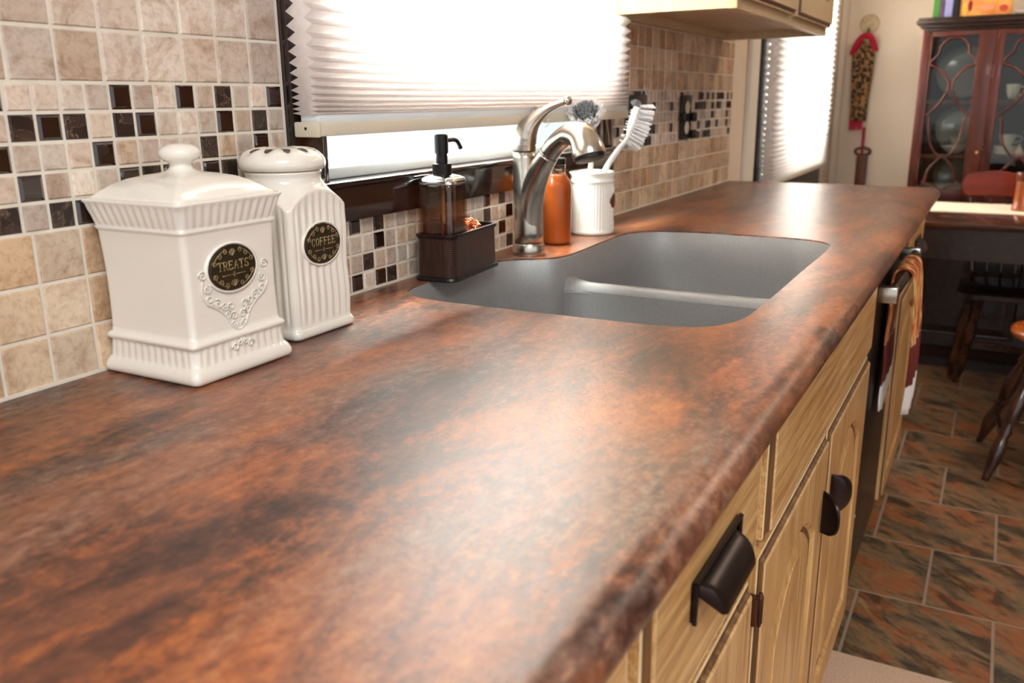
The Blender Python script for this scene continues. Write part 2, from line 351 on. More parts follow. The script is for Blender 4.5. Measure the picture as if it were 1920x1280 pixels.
# ---- tiled backsplash
def tiles():
    vs_, fs_, mi_, tint_ = [], [], [], []
    light = [(228, 214, 202), (220, 204, 190), (234, 224, 214), (212, 192, 174), (222, 210, 200), (216, 202, 192), (226, 206, 184)]
    warm = [(234, 212, 184), (226, 200, 168), (236, 218, 194), (218, 190, 158)]
    def tile(x0, x1, z0, z1, kind, pal=light, bulge=.0016):
        g = .0016
        x0 += g; x1 -= g; z0 += g; z1 -= g
        if x1 - x0 < .004 or z1 - z0 < .004: return
        b = .0014 if kind != 'D' else .0028; o = len(vs_); e = -.0005 if kind != 'D' else -.0012
        j = random.uniform(-.0003, .0003)
        for (ins, y) in ((0, .006), (0, .0012), (b * .4, .0004 + j), (b, e + j)):
            vs_.extend([(x0 + ins, y, z0 + ins), (x1 - ins, y, z0 + ins), (x1 - ins, y, z1 - ins), (x0 + ins, y, z1 - ins)])
        k = {'L': 0, 'D': 1, 'M': 2}[kind]
        c = random.choice(pal); q = random.uniform(.9, 1.06); c = tuple(min(255, v * q) for v in c)
        for r in range(3):
            for i in range(4):
                a = o + r * 4 + i; bb = o + r * 4 + (i + 1) % 4
                fs_.append([a, bb, bb + 4, a + 4]); mi_.append(k); tint_.append(c)
        fs_.append([o + 12, o + 13, o + 14, o + 15]); mi_.append(k); tint_.append(c)
    ztop = [0, L, 2 * L, 3 * L]; zm = 3 * L
    def column_set(xa, xb, xref, zr, pal):
        k0 = math.floor((xa - xref) / L)
        for z in zr:
            x = xref + k0 * L
            while x < xb - 1e-6:
                tile(max(x, xa), min(x + L, xb), ZC + z, ZC + z + L, 'L', pal); x += L
    def mosaic(xa, xb, xref, z0, rows, pattern=None, prob=.22, zmax=9):
        k0 = math.floor((xa - xref) / U + 1e-6)
        for r in range(rows):
            k = k0
            while xref + k * U < xb - 1e-6:
                kind = None
                if pattern: kind = pattern.get((r, k))
                if kind is None:
                    q = random.random(); kind = 'D' if q < prob * .6 else ('M' if q < prob else 'L')
                tile(max(xref + k * U, xa), min(xref + (k + 1) * U, xb), ZC + z0 + r * U, min(ZC + z0 + (r + 1) * U, ZC + zmax), kind); k += 1
    xe = .8335
    # beside the window, near side
    column_set(-.4, xe, .4425, ztop[:3], warm)
    column_set(-.4, xe, .4903, [3 * L + 5 * U + i * L for i in range(12)], light)
    pat = {}
    rowsP = {4: '-1D 4D 7D 9M 12D', 3: '0M 1D 2M 4M 5D 9D 11M', 2: '-1D 3D 8M 11D', 1: '0D 4D 5M 6D 8D 9M 11M', 0: '-1M 1M 2D 5M 8D 11D'}
    for r, s in rowsP.items():
        for k in range(-2, 14): pat[(r, k)] = 'L'
        for t in s.split(): pat[(r, int(t[:-1]))] = t[-1]
    mosaic(-.4, xe, .4837, 3 * L, 5, pat)
    # below the window: four mosaic rows
    pat = {}
    rowsP = {0: '-1D 1D 2M 7D', 1: '0M 5D', 2: '1D 4M 8D', 3: '-1D 1M 4D 5D 8D'}
    x0 = .9693
    for r in range(4):
        for k in range(-2, 9): pat[(r, k)] = 'L'
    for r, s in {0: '-1D 1D 2M', 1: '0M', 2: '1D', 3: '-1D 1M'}.items():
        for t in s.split(): pat[(r, int(t[:-1]))] = t[-1]
    mosaic(xe, 1.265, x0, 0, 4, pat, zmax=.1040)
    pat = {(r, k): 'L' for r in range(4) for k in range(-6, 3)}
    for r, s in {0: '-3D -1L 2M', 1: '1D', 2: '-1M 2D', 3: '-5D -4M -1D 1M'}.items():
        for t in s.split(): pat[(r, int(t[:-1]))] = t[-1]
    mosaic(1.265, 1.862, 1.3320, 0, 4, pat, zmax=.1040)
    # far side up to the end of the counter
    XE = 2.873
    farp = [(232, 208, 178), (218, 190, 158), (238, 216, 188), (212, 182, 150), (226, 200, 172)]
    column_set(1.862, XE, 1.9666, ztop[:3], farp)
    column_set(1.862, XE, 1.9666 + .01, [3 * L + 5 * U + i * L for i in range(4)], farp)
    mosaic(1.862, XE, 1.870, 3 * L, 5, None, .26)
    me = bpy.data.meshes.new('tile_backsplash'); me.from_pydata(vs_, [], fs_)
    for q in (M_tile, M_blackglass, M_marble): me.materials.append(q)
    me.polygons.foreach_set('material_index', mi_)
    at = me.color_attributes.new('tint', 'FLOAT_COLOR', 'CORNER')
    k = 0
    for p, c in zip(me.polygons, tint_):
        lc = lin(c)
        for _ in p.loop_indices: at.data[k].color = lc; k += 1
    bm = bmesh.new(); bm.from_mesh(me); bmesh.ops.recalc_face_normals(bm, faces=bm.faces); bm.to_mesh(me); bm.free()
    o = bpy.data.objects.new('tile_backsplash', me); COL.objects.link(o); o.parent = wl_
    tag(o, 'tumbled stone tiles with dark glass mosaic band')
    g = MB()
    g.box(-.4, xe + .002, .0012, .006, ZC, 2.3); g.box(xe, 1.862, .0012, .006, ZC, ZC + .104); g.box(1.86, XE + .003, .0012, .006, ZC, 1.42)
    go = g.build('grout', M_grout, wl_)
tiles()

# ---- window over the sink
def frame_box(mb, a, b, z0, z1, wdt, y0, y1, bev=.003, sides='LRBT'):
    if 'L' in sides: mb.box(a, a + wdt, y0, y1, z0, z1, bev=bev)
    if 'R' in sides: mb.box(b - wdt, b, y0, y1, z0, z1, bev=bev)
    if 'B' in sides: mb.box(a + wdt - .001, b - wdt + .001, y0, y1, z0, z0 + wdt, bev=bev)
    if 'T' in sides: mb.box(a + wdt - .001, b - wdt + .001, y0, y1, z1 - wdt, z1, bev=bev)
w1 = struct(thing('window_1', None, None))
mb = MB()
mb.box(.836, .890, -.012, .006, 1.02, 2.10, bev=.004); mb.box(.889, .905, -.004, .034, 1.06, 2.05, bev=.002)   # left casing and reveal
mb.box(1.800, 1.858, -.012, .006, 1.02, 2.10, bev=.004); mb.box(1.785, 1.800, -.004, .034, 1.06, 2.05, bev=.002)
mb.box(.834, 1.86, -.012, .006, 2.05, 2.11, bev=.004)
mb.build('casing', M_darktrim, w1, auto=30)
mb = MB(); mb.box(.838, 1.856, -.016, .004, 1.0185, 1.066, bev=.003); mb.box(.836, 1.858, -.022, .034, 1.0655, 1.0735, bev=.003)
mb.build('sill', M_darktrim, w1, auto=30)
mb = MB(); frame_box(mb, .905, 1.785, 1.0736, 2.05, .016, .010, .030); mb.box(.921, 1.769, .013, .027, 1.55, 1.58, bev=.003)
mb.build('sash', M_alum, w1, auto=30)
MB().box(.920, 1.770, .018, .021, 1.089, 2.035).build('pane', M_pane, w1)

# ---- dining window further along the same wall
w2 = struct(thing('window_2', None, None))
mb = MB(); mb.box(3.195, 3.30, -.010, .006, .74, 2.12, bev=.003); mb.box(4.36, 4.46, -.010, .006, .74, 2.12, bev=.003); mb.box(3.195, 4.46, -.010, .006, 2.05, 2.13, bev=.003); mb.box(3.195, 4.46, -.016, .006, .76, .86, bev=.003)
mb.build('casing', M_black, w2, auto=30)
mb = MB(); frame_box(mb, 3.30, 4.36, .86, 2.05, .03, .010, .032); mb.build('sash', M_alum, w2)
MB().box(3.33, 4.33, .018, .021, .89, 2.02).build('pane', M_pane, w2)
struct(MB().box(3.055, 3.165, -.012, .006, 0, 2.44, bev=.005).build('trim_2', M_ceil))

# ---- cellular shades
def shade(name, label, x0, x1, zbot, zt, ypos, depth, pitches, rail_h):
    t = thing(name, label, 'blind', None, ((x0 + x1) / 2, ypos, zbot))
    T = lambda mb: mb.xf(Matrix.Translation((-(x0 + x1) / 2, -ypos, -zbot)))
    mb = MB(); z = zbot + rail_h - .001; hy = depth / 2
    k = 0
    while z < zt:
        p = pitches(k); k += 1
        yc = ypos; a = p * .5; e = .35
        hexa = [(yc - hy, z + a), (yc - hy * e, z), (yc + hy * e, z), (yc + hy, z + a), (yc + hy * e, z + p), (yc - hy * e, z + p)]
        o = len(mb.v)
        for x in (x0, x1): mb.v += [(x, y, zz) for y, zz in hexa]
        for i in range(6):
            j = (i + 1) % 6
            if i in (1,): continue
            mb.f.append([o + i, o + j, o + 6 + j, o + 6 + i]); mb.m.append(0)
        # woven end of each cell
        mb.f.append([o + i for i in range(6)]); mb.m.append(0)
        mb.f.append([o + 6 + i for i in range(6)]); mb.m.append(0)
        z += p
    T(mb).build('fabric', M_blind, t)
    b = MB(); b.box(x0 + .002, x1 - .002, ypos - hy, ypos + hy * .8, zbot, zbot + rail_h * .62, bev=.002)
    rt = MB(); rt.box(x0 + .004, x1 - .004, ypos - hy * .85, ypos + hy * .6, zbot + rail_h * .6, zbot + rail_h, bev=.002)
    T(rt).build('rail_top', M_alum, t, auto=30)
    T(b).build('bottom_rail', M_beigeplastic, t, auto=30)
    c = MB(); c.box(x0 - .003, x0 + .003, ypos - hy - .001, ypos + hy * .85, zbot - .001, zbot + rail_h * .66, bev=.002)
    T(c).build('end_cap', M_beigeplastic, t, auto=30)
    s_ = MB(); s_.box(x0 - .0036, x0 - .0028, ypos - .003, ypos, zbot + rail_h * .3, zbot + rail_h * .42)
    T(s_).build('cord_slot', M_black, t)
    return t
pit1 = lambda k: min(.0235, .0045 + .0011 * k)
shade('cellular_shade', 'white honeycomb cellular shade half lowered over the sink window', .832, 1.842, 1.134, 2.08, -.0345, .040, pit1, .026)
pit2 = lambda k: min(.024, .013 + .0008 * k)
shade('cellular_shade', 'white honeycomb shade over the farther window beyond the counter end', 3.235, 4.42, .862, 2.08, -.036, .042, pit2, .02)

# ------------------------------------------------------------------ countertop
hole = spline([(.966, -.43), (.981, -.487), (1.03, -.517), (1.12, -.524), (1.38, -.524), (1.61, -.524), (1.685, -.510), (1.718, -.458), (1.722, -.38), (1.722, -.25), (1.700, -.168),
               (1.64, -.131), (1.54, -.129), (1.44, -.133), (1.375, -.134), (1.333, -.124), (1.311, -.100), (1.283, -.064), (1.237, -.044), (1.13, -.043), (1.02, -.047), (.977, -.075), (.962, -.13), (.961, -.25), (.962, -.35)], 6, True)
hole = [(p[0], p[1]) for p in [(v.x, v.y) if hasattr(v, 'x') else v for v in hole]] if False else [(v[0], v[1]) for v in hole]
def counter():
    t = thing('countertop', 'long rust brown mottled laminate countertop with rounded front edge', 'countertop', None, (1.0, -.3, ZC))
    X0, X1 = -.75, 2.873
    bm = bmesh.new()
    def loop(pts):
        v = [bm.verts.new(p) for p in pts]; return v, [bm.edges.new((v[i], v[(i + 1) % len(v)])) for i in range(len(v))]
    R = .0185; yF = -.606
    xs = [X0 + (X1 - .012 - X0) * i / 60 for i in range(61)]
    outer = [(X0, 0, ZC)] + [(x, yF, ZC) for x in xs] + [(X1, yF, ZC), (X1, 0, ZC)]
    outer[-3] = (X1 - .012, yF, ZC)
    vo, eo = loop(outer); vh, eh = loop([(x, y, ZC) for x, y in hole])
    bmesh.ops.triangle_fill(bm, use_beauty=True, use_dissolve=False, edges=eo + eh)
    # sink cut-out edge
    low = [bm.verts.new((x, y, ZC - .034)) for x, y in hole]
    mid = [bm.verts.new((x, y, ZC - .0015)) for x, y in hole]
    n = len(hole)
    for i in range(n):
        j = (i + 1) % n; bm.faces.new((vh[i], vh[j], mid[j], mid[i])); bm.faces.new((mid[i], mid[j], low[j], low[i]))
    # rounded front edge
    prof = [(yF - R * 1.35 * math.sin(a), ZC - R + R * math.cos(a)) for a in [PI * k / 14 for k in range(1, 15)]]
    front = vo[1:-1]; prev = front
    for (y, z) in prof:
        cur = [bm.verts.new((v.co.x - (.006 * min(1, (yF - y) / .02) if v is front[-1] else 0), y, z)) for v in front]
        for i in range(len(front) - 1): bm.faces.new((prev[i], prev[i + 1], cur[i + 1], cur[i]))
        prev = cur
    # underside lip and ends
    back = [bm.verts.new((v.co.x, -.575, ZC - 2 * R)) for v in front]
    for i in range(len(front) - 1): bm.faces.new((prev[i], prev[i + 1], back[i + 1], back[i]))
    e = [bm.verts.new(p) for p in ((X1, 0, ZC), (X1, yF, ZC), (X1, yF, ZC - 2 * R), (X1, 0, ZC - 2 * R))]; bm.faces.new(e)
    for v in bm.verts: v.co -= Vector((1.0, -.3, ZC))
    bmesh.ops.recalc_face_normals(bm, faces=bm.faces)
    me = bpy.data.meshes.new('laminate_top'); bm.to_mesh(me); bm.free(); me.materials.append(M_counter)
    me.polygons.foreach_set('use_smooth', [True] * len(me.polygons)); me.set_sharp_from_angle(angle=math.radians(40))
    o = bpy.data.objects.new('laminate_top', me); COL.objects.link(o); o.parent = t
    c = MB(); c.box(X0 - 1, .83 - 1, .0 + .297, .3, 0, .003); c.box(.83 - 1, X1 - 1, .297, .3, 0, .003)
    c.build('caulk_line', M_grout, t)
counter()

# ------------------------------------------------------------------ sink
def sink():
    t = thing('kitchen_sink', 'grey double bowl composite sink set flush into the brown countertop', 'sink', None, (1.34, -.3, ZC - .21))
    bm = bmesh.new(); T = Vector((1.34, -.3, ZC - .21))
    def near(p): return p
    divx = 1.375
    outer = [Vector((x, y, ZC - .0335)) for x, y in hole]
    # flange just under the counter
    def inset_loop(pts, d, z):
        n = len(pts); out = []
        for i in range(n):
            a, b, c = pts[i - 1], pts[i], pts[(i + 1) % n]
            t_ = Vector((c[0] - a[0], c[1] - a[1], 0)).normalized(); nrm = Vector((-t_.y, t_.x, 0))
            out.append(Vector((b[0] + nrm.x * d, b[1] + nrm.y * d, z)))
        return out
    area_ = sum(hole[i][0] * hole[(i + 1) % len(hole)][1] - hole[(i + 1) % len(hole)][0] * hole[i][1] for i in range(len(hole)))
    sg = 1 if area_ > 0 else -1
    H = hole
    mb = MB()
    up = inset_loop(H, -.004 * sg, ZC - .002); a0 = inset_loop(H, -.001 * sg, ZC - .0016); a1 = inset_loop(H, .0015 * sg, ZC - .004); a2 = inset_loop(H, .003 * sg, ZC - .062)
    mb.loft([a0, a1, a2], 0, False, False)
    # two bowls: split outline by the divider
    zt = ZC - .060
    def bowl(side):
        pts = [Vector((p[0], p[1], 0)) for p in a2]
        keep = [p for p in pts]
        xr = divx - .017 if side < 0 else divx + .017
        n = 96; cx = (.965 + xr) / 2 if side < 0 else (xr + 1.72) / 2
        poly = []
        for p in pts: poly.append(Vector((min(p.x, xr) if side < 0 else max(p.x, xr), p.y, 0)))
        # keep only section
        ys = [p.y for p in pts if abs(p.x - xr) < .03]
        y1, y0 = max(ys) , min(ys)
        sec = [p for p in pts if (p.x < xr if side < 0 else p.x > xr)]
        # order is preserved cyclically; rotate so it is contiguous
        idx = [i for i, p in enumerate(pts) if (p.x < xr if side < 0 else p.x > xr)]
        N = len(pts); st = next(i for i in idx if (i - 1) % N not in idx)
        seq = []; i = st
        while i in idx: seq.append(pts[i]); i = (i + 1) % N
        s_, e_ = seq[0], seq[-1]
        loopp = seq + [Vector((xr, e_.y * .93 + s_.y * .07, 0))] + [Vector((xr, e_.y + (s_.y - e_.y) * k / 8, 0)) for k in range(1, 8)] + [Vector((xr, s_.y * .93 + e_.y * .07, 0))]
        return loopp
    for side in (-1, 1):
        lp = bowl(side); cx = sum(p.x for p in lp) / len(lp); cyy = sum(p.y for p in lp) / len(lp)
        rings = []
        D = .245 if side < 0 else .225
        for z, s in ((zt, 1.0), (zt - .03, .9985), (zt - .10, .99), (ZC - D + .03, .975), (ZC - D + .015, .96), (ZC - D + .005, .93), (ZC - D, .88)):
            rings.append([Vector((cx + (p.x - cx) * s, cyy + (p.y - cyy) * s, z)) for p in lp])
        mb.loft(rings, 0, False, True)
    # rounded divider bridge between the bowls, flaring where it meets the walls
    dv = []
    for k in range(21):
        q = k / 20; y = -.128 - q * (.519 - .128); fl = .017 + .010 * (max(0, 1 - q / .14) ** 2 + max(0, (q - .86) / .14) ** 2); dz = .012 * (max(0, 1 - q / .12) ** 2 + max(0, (q - .88) / .12) ** 2)
        dv.append([(divx - fl, y, zt - .004), (divx - fl * .8, y, zt + .007 + dz), (divx - fl * .35, y, zt + .012 + dz), (divx + fl * .35, y, zt + .012 + dz), (divx + fl * .8, y, zt + .007 + dz), (divx + fl, y, zt - .004)])
    mb.loft(dv)
    mb.xf(Matrix.Translation(-T))
    o = mb.build('basin', M_sink, t, auto=50)
    for i, cx in enumerate((1.16, 1.555)):
        d = MB(); z = ZC - (.245, .225)[i] + .0005
        d.lathe([(.044, z), (.044, z + .002), (.036, z + .003), (.030, z - .0 + .001), (.004, z + .001)], (cx, -.32), 32)
        d.xf(Matrix.Translation(-T)); d.build('drain', M_chrome, t, auto=40)
sink()

# ------------------------------------------------------------------ base cabinets
def front_mesh(x0, x1, z0, z1, yb, yf, inset=.058, rise=0, rise_bot=0, panel=True, n=16):
    """a door or drawer front: routed outer edge, optional recessed and raised centre panel with an arched head"""
    mb = MB()
    def ring(ins, y, rt=0, rb=0):
        a, b, c, d = x0 + ins, x1 - ins, z0 + ins, z1 - ins; out = []
        for k in range(n): t = k / n; out.append((a + (b - a) * t, y, c - 0 + rb * (1 - math.sin(PI * t) ** .8) * 1.0 if rb else c))
        for k in range(n): t = k / n; zb = c + rb; out.append((b, y, zb + (d - rt - zb) * t))
        for k in range(n): t = k / n; out.append((b + (a - b) * t, y, d - rt * (1 - math.sin(PI * t) ** .8)))
        for k in range(n): t = k / n; zb = c + rb; out.append((a, y, d - rt + (zb - d + rt) * t))
        return out
    T = yb - yf
    seq = [(0, yb, 0), (0, yf + T * .42, 2), (.0025, yf + T * .36, 1), (.0065, yf + T * .30, 1), (.0090, yf + T * .10, 0), (.0105, yf, 2), (.0125, yf, 0)]
    rings = [ring(i, y) for i, y, _ in seq]; mis = [0, 2, 1, 1, 0, 2]
    if panel:
        seq2 = [(inset, yf, 0), (inset + .0022, yf + .0015, 2), (inset + .006, yf + .0065, 0), (inset + .010, yf + .0075, 1), (inset + .013, yf + .0068, 1), (inset + .040, yf + .0018, 0), (inset + .0415, yf + .0005, 2)]
        rings += [ring(i, y, rise, rise_bot) for i, y, _ in seq2]; mis += [0, 0, 0, 1, 1, 0, 0]
    mb.loft(rings, 0, True, True, mis + [0])
    return mb
CM = lambda h: [M_cabH if h else M_cabV, M_glaze, M_edge]
def add_front(name, t, org, x0, x1, z0, z1, horiz=False, **k):
    mb = front_mesh(x0, x1, z0, z1, -.5812, -.600, **k); mb.xf(Matrix.Translation(-Vector(org)))
    return mb.build(name, CM(horiz), t, auto=25)

def cup_pull(name, parent, org, x, z, length, depth, height, vertical=0, plate=True):
    """bin pull; vertical=+1/-1 turns it on a door stile with the hollow facing -x / +x"""
    mb = MB(); n = 20; m = 10
    # local frame: u along length, v across (closed side up), w outwards
    rows = []
    for i in range(n + 1):
        u = -1 + 2 * i / n; e = max(0, 1 - abs(u) ** 2.6) ** .5 if vertical else max(0, 1 - max(0, (abs(u) - .82) / .18) ** 2) ** .5
        e = max(e, .0)
        row = []
        for j in range(m + 1):
            a = PI / 2 * j / m
            row.append((u * length / 2, height / 2 - height * (1 - math.cos(a)) * (1 if vertical else 1) * (.35 + .65 * e) if not vertical else height * (.5 - (1 - math.cos(a)) * e) , depth * math.sin(a) * e))
        rows.append(row)
    def addgrid(rows, flip):
        o = len(mb.v)
        for r in rows: mb.v.extend(r)
        for i in range(len(rows) - 1):
            for j in range(len(rows[0]) - 1):
                q = [o + i * len(rows[0]) + j, o + (i + 1) * len(rows[0]) + j, o + (i + 1) * len(rows[0]) + j + 1, o + i * len(rows[0]) + j + 1]
                mb.f.append(q[::-1] if flip else q); mb.m.append(0)
    addgrid(rows, False)
    inner = [[(u * .94, v - .0022 if not vertical else v - .0016, w * .90) for u, v, w in r] for r in rows]
    addgrid(inner, True)
    # lip joining the shells at the open edge
    o = len(mb.v)
    for a, b in zip([r[-1] for r in rows], [r[-1] for r in inner]): mb.v.extend([a, b])
    for i in range(n): mb.f.append([o + 2 * i, o + 2 * i + 1, o + 2 * i + 3, o + 2 * i + 2]); mb.m.append(0)
    if plate:
        mb.box(-length / 2 - .012, length / 2 + .012, height / 2 - .010, height / 2 + .007, 0, .0035, bev=.0015)
        for s in (-1, 1):
            mb.box(s * (length / 2 + .012), s * (length / 2 - .001), -height / 2 - .003, height / 2, 0, .0035, bev=.0015)
            st = len(mb.v)
            mb.tube([(s * (length / 2 + .0115), -height / 2 - .003, .004), (s * (length / 2 + .0115), height / 2 + .007, .004)], .0022, 8)
        mb.tube([(-length / 2 - .012, height / 2 + .006, .004), (length / 2 + .012, height / 2 + .006, .004)], .0026, 8)
    if vertical:
        # u -> z, v(closed side) -> +x*vertical, w -> -y
        M = Matrix(((0, vertical, 0, x), (0, 0, -1, -.6), (1, 0, 0, z), (0, 0, 0, 1)))
    else:
        M = Matrix(((1, 0, 0, x), (0, 0, -1, -.6), (0, 1, 0, z), (0, 0, 0, 1)))
    mb.xf(Matrix.Translation(-Vector(org)) @ M)
    return mb.build(name, M_bronze, parent, auto=45)

M_hinge = mat('aged_copper_hinge', (92, 54, 38), .35, metal=.6, noise=60, col2=(58, 36, 28))
def hinge(parent, org, x, z):
    mb = MB(); mb.tube([(x, -.600, z - .015), (x, -.600, z + .015)], .0034, 10); mb.tube([(x, -.600, z - .021), (x, -.600, z - .015)], [.002, .0036], 10)
    mb.tube([(x, -.600, z + .015), (x, -.600, z + .021)], [.0036, .002], 10); mb.box(x - .012, x + .003, -.599, -.581, z - .016, z + .016, bev=.001)
    mb.xf(Matrix.Translation(-Vector(org))); return mb.build('hinge', M_hinge, parent, auto=40)

def base_body(t, org, x0, x1, rails, open_top=True):
    mb = MB()
    y0, y1 = -.58, -.56
    mb.box(x0, x0 + .018, -.56, -.02, .10, .875); mb.box(x1 - .018, x1, -.56, -.02, .10, .875)
    mb.box(x0, x1, -.56, -.02, .10, .118); mb.box(x0, x1, -.03, -.02, .118, .87); mb.box(x0, x1, -.51, -.50, 0, .10)
    mb.box(x0 + .02, x1 - .02, -.53, -.525, .15, .70)
    for a, b in rails: mb.box(a, b, y1, y0, .10, .875, 0, .0015)
    for za, zb in ((.835, .875), (.685, .70), (.10, .14)): mb.box(x0 + .001, x1 - .001, y1 - 0, y0 + .0005, za, zb)
    mb.xf(Matrix.Translation(-Vector(org))); return mb.build('cabinet_box', [M_cabV], t)

def make_cab(label, x0, x1, stiles, group=None):
    org = ((x0 + x1) / 2, -.3, 0); t = thing('base_cabinet', label, 'cabinet', group, org); base_body(t, org, x0, x1, stiles); return t, org
# nearest unit (drawer and door running out of the frame)
t, og = make_cab('pale glazed base cabinet nearest the camera with panelled fronts under the countertop', -.06, .492, [(-.06, -.02), (.46, .492)])
df = add_front('drawer', t, og, -.03, .474, .700, .851, True, inset=.030); cup_pull('pull', df, og, .10, .785, .105, .024, .030)
dr = add_front('door', t, og, -.03, .474, .13, .680, rise=.05)
# drawer base with cup pull
t, og = make_cab('glazed base cabinet with bronze cup pull on its single drawer', .4925, .865, [(.4925, .512), (.835, .865)])
df = add_front('drawer', t, og, .508, .838, .700, .855, True, panel=False); cup_pull('pull', df, og, .668, .788, .112, .025, .026)
dr = add_front('door', t, og, .508, .838, .13, .682, rise=.055, inset=.062); hinge(dr, og, .871, .632)
# sink base
t, og = make_cab('wide glazed sink base cabinet with two doors under a plain false drawer front', .8655, 1.763, [(.8655, .890), (1.29, 1.315), (1.745, 1.763)])
add_front('false_drawer_front', t, og, .892, 1.742, .704, .855, True, panel=False)
d1 = add_front('door', t, og, .876, 1.297, .13, .690, rise=.07, inset=.066); cup_pull('pull', d1, og, 1.262, .572, .070, .030, .026, 1, False); 
d2 = add_front('door', t, og, 1.309, 1.752, .13, .690, rise=.07, rise_bot=0, inset=.066); cup_pull('pull', d2, og, 1.355, .572, .070, .030, .026, -1, False)
# dishwasher
org = Vector((2.05, -.3, 0)); t = thing('dishwasher', 'black built-in dishwasher with bar handle between two glazed cabinets', 'dishwasher', None, tuple(org))
T = Matrix.Translation(-org)
MB().box(1.768, 2.325, -.565, -.03, .02, .872).xf(T).build('tub', M_black, t)
MB().box(1.770, 2.323, -.588, -.566, .13, .868, bev=.004).xf(T).build('door', M_black, t, auto=30)
MB().box(1.772, 2.321, -.560, -.52, .0, .11).xf(T).build('kick_plate', M_black, t)
h = MB(); h.loft([[(x, -.620 - .006 * math.sin(PI * (x - 1.79) / .51) + .011 * math.cos(a), .806 + .014 * math.sin(a)) for a in [2 * PI * k / 16 for k in range(16)]] for x in [1.79 + .51 * i / 24 for i in range(25)]])
h.xf(T).build('handle', M_bronze, t, auto=40)
for x in (1.792, 2.298):
    MB().box(x - .013, x + .010, -.632, -.586, .790, .822, bev=.004).xf(T).build('handle_bracket', M_nickel, t, auto=30)
lb = MB(); lb.xf(T); lb.lathe([(.006, 0), (.006, .002), (.004, .003)], (0, 0), 16); lb.xf(T @ Matrix.Translation((1.86, -.588, .30)) @ Matrix.Rotation(PI / 2, 4, 'X')); lb.build('latch_button', M_chrome, t, auto=40)
# end cabinet
t, og = make_cab('glazed base cabinet beyond the dishwasher at the far end of the counter', 2.33, 2.862, [(2.33, 2.352), (2.84, 2.862)])
df = add_front('drawer', t, og, 2.352, 2.842, .700, .853, True, panel=False); cup_pull('pull', df, og, 2.60, .782, .11, .026, .032)
dr = add_front('door', t, og, 2.352, 2.842, .13, .686, rise=.05); cup_pull('pull', dr, og, 2.795, .56, .070, .030, .026, 1, False)

# towel over the dishwasher handle
def towel():
    x0, x1 = 1.985, 2.175; t = thing('dish_towel', 'orange and brown striped towel with white ends draped over the black dishwasher handle', 'towel', None, (2.08, -.625, .80))
    Mt = bpy.data.materials.new('striped_towel'); Mt.use_nodes = True; nt = Mt.node_tree; b = nt.nodes['Principled BSDF']; b.inputs['Roughness'].default_value = .9
    tc = nt.nodes.new('ShaderNodeTexCoord'); sp = nt.nodes.new('ShaderNodeSeparateXYZ'); nt.links.new(tc.outputs['Object'], sp.inputs[0])
    nz = noise_node(nt, mapping(nt, (9, 9, 3)), 3, 3)
    c = ramp(nt, nz, [(.36, (110, 30, 18)), (.44, (200, 110, 50)), (.5, (228, 190, 120)), (.56, (196, 92, 36)), (.66, (120, 52, 26))])
    mr = nt.nodes.new('ShaderNodeMapRange'); nt.links.new(sp.outputs['Z'], mr.inputs[0]); mr.inputs[1].default_value = -.30; mr.inputs[2].default_value = .04
    c2 = ramp(nt, mr.outputs[0], [(0, (232, 226, 222)), (.17, (232, 226, 222)), (.18, (92, 18, 16)), (.45, (112, 26, 18)), (.47, (255, 255, 255))])
    gt = nt.nodes.new('ShaderNodeMath'); gt.operation = 'GREATER_THAN'; nt.links.new(mr.outputs[0], gt.inputs[0]); gt.inputs[1].default_value = .46
    nt.links.new(mixc(nt, gt.outputs[0], c2, c), b.inputs['Base Color'])
    prof = []
    for k in range(14): prof.append((-.604 + .0015 * math.sin(k), .500 + k * (.295 / 14)))
    for k in range(9):
        a = PI * k / 8; prof.append((-.6235 + .0185 * math.cos(a), .803 + .0185 * math.sin(a)))
    for k in range(1, 18): prof.append((-.644 - .010 * math.sin(k / 17 * 2.4), (.80 - k * (.305 / 17))))
    nx = 28; mb = MB(); th = .0035
    def sheet(off):
        o = len(mb.v)
        for i in range(nx + 1):
            x = x0 + (x1 - x0) * i / nx
            for k, (y, z) in enumerate(prof):
                hang = min(1, abs(z - .80) / .35); fold = .0065 * hang * math.sin(i / nx * 2 * PI * 2.6 + (0 if k < 18 else 1.2))
                if k < 16: fold *= .25
                out = -1 if k >= 18 else (1 if k < 14 else 0)
                squeeze = 1 - .28 * hang * (1 if k >= 18 else .3)
                yy = y + fold + (off if k < 14 else (-off if k > 22 else 0)); zz = z + (off if 14 <= k <= 22 else 0)
                mb.v.append((2.08 + (x - 2.08) * squeeze, min(yy, -.5935) if k < 14 else yy, zz - .012 * math.sin(i / nx * PI) * hang))
        K = len(prof)
        for i in range(nx):
            for k in range(K - 1): mb.f.append([o + i * K + k, o + (i + 1) * K + k, o + (i + 1) * K + k + 1, o + i * K + k + 1]); mb.m.append(0)
    sheet(0)
    mb.xf(Matrix.Translation((-2.08, .625, -.80)))
    o = mb.build('cloth', Mt, t, smooth=True)
    md = o.modifiers.new('thick', 'SOLIDIFY'); md.thickness = .0035; md.offset = 1
towel()

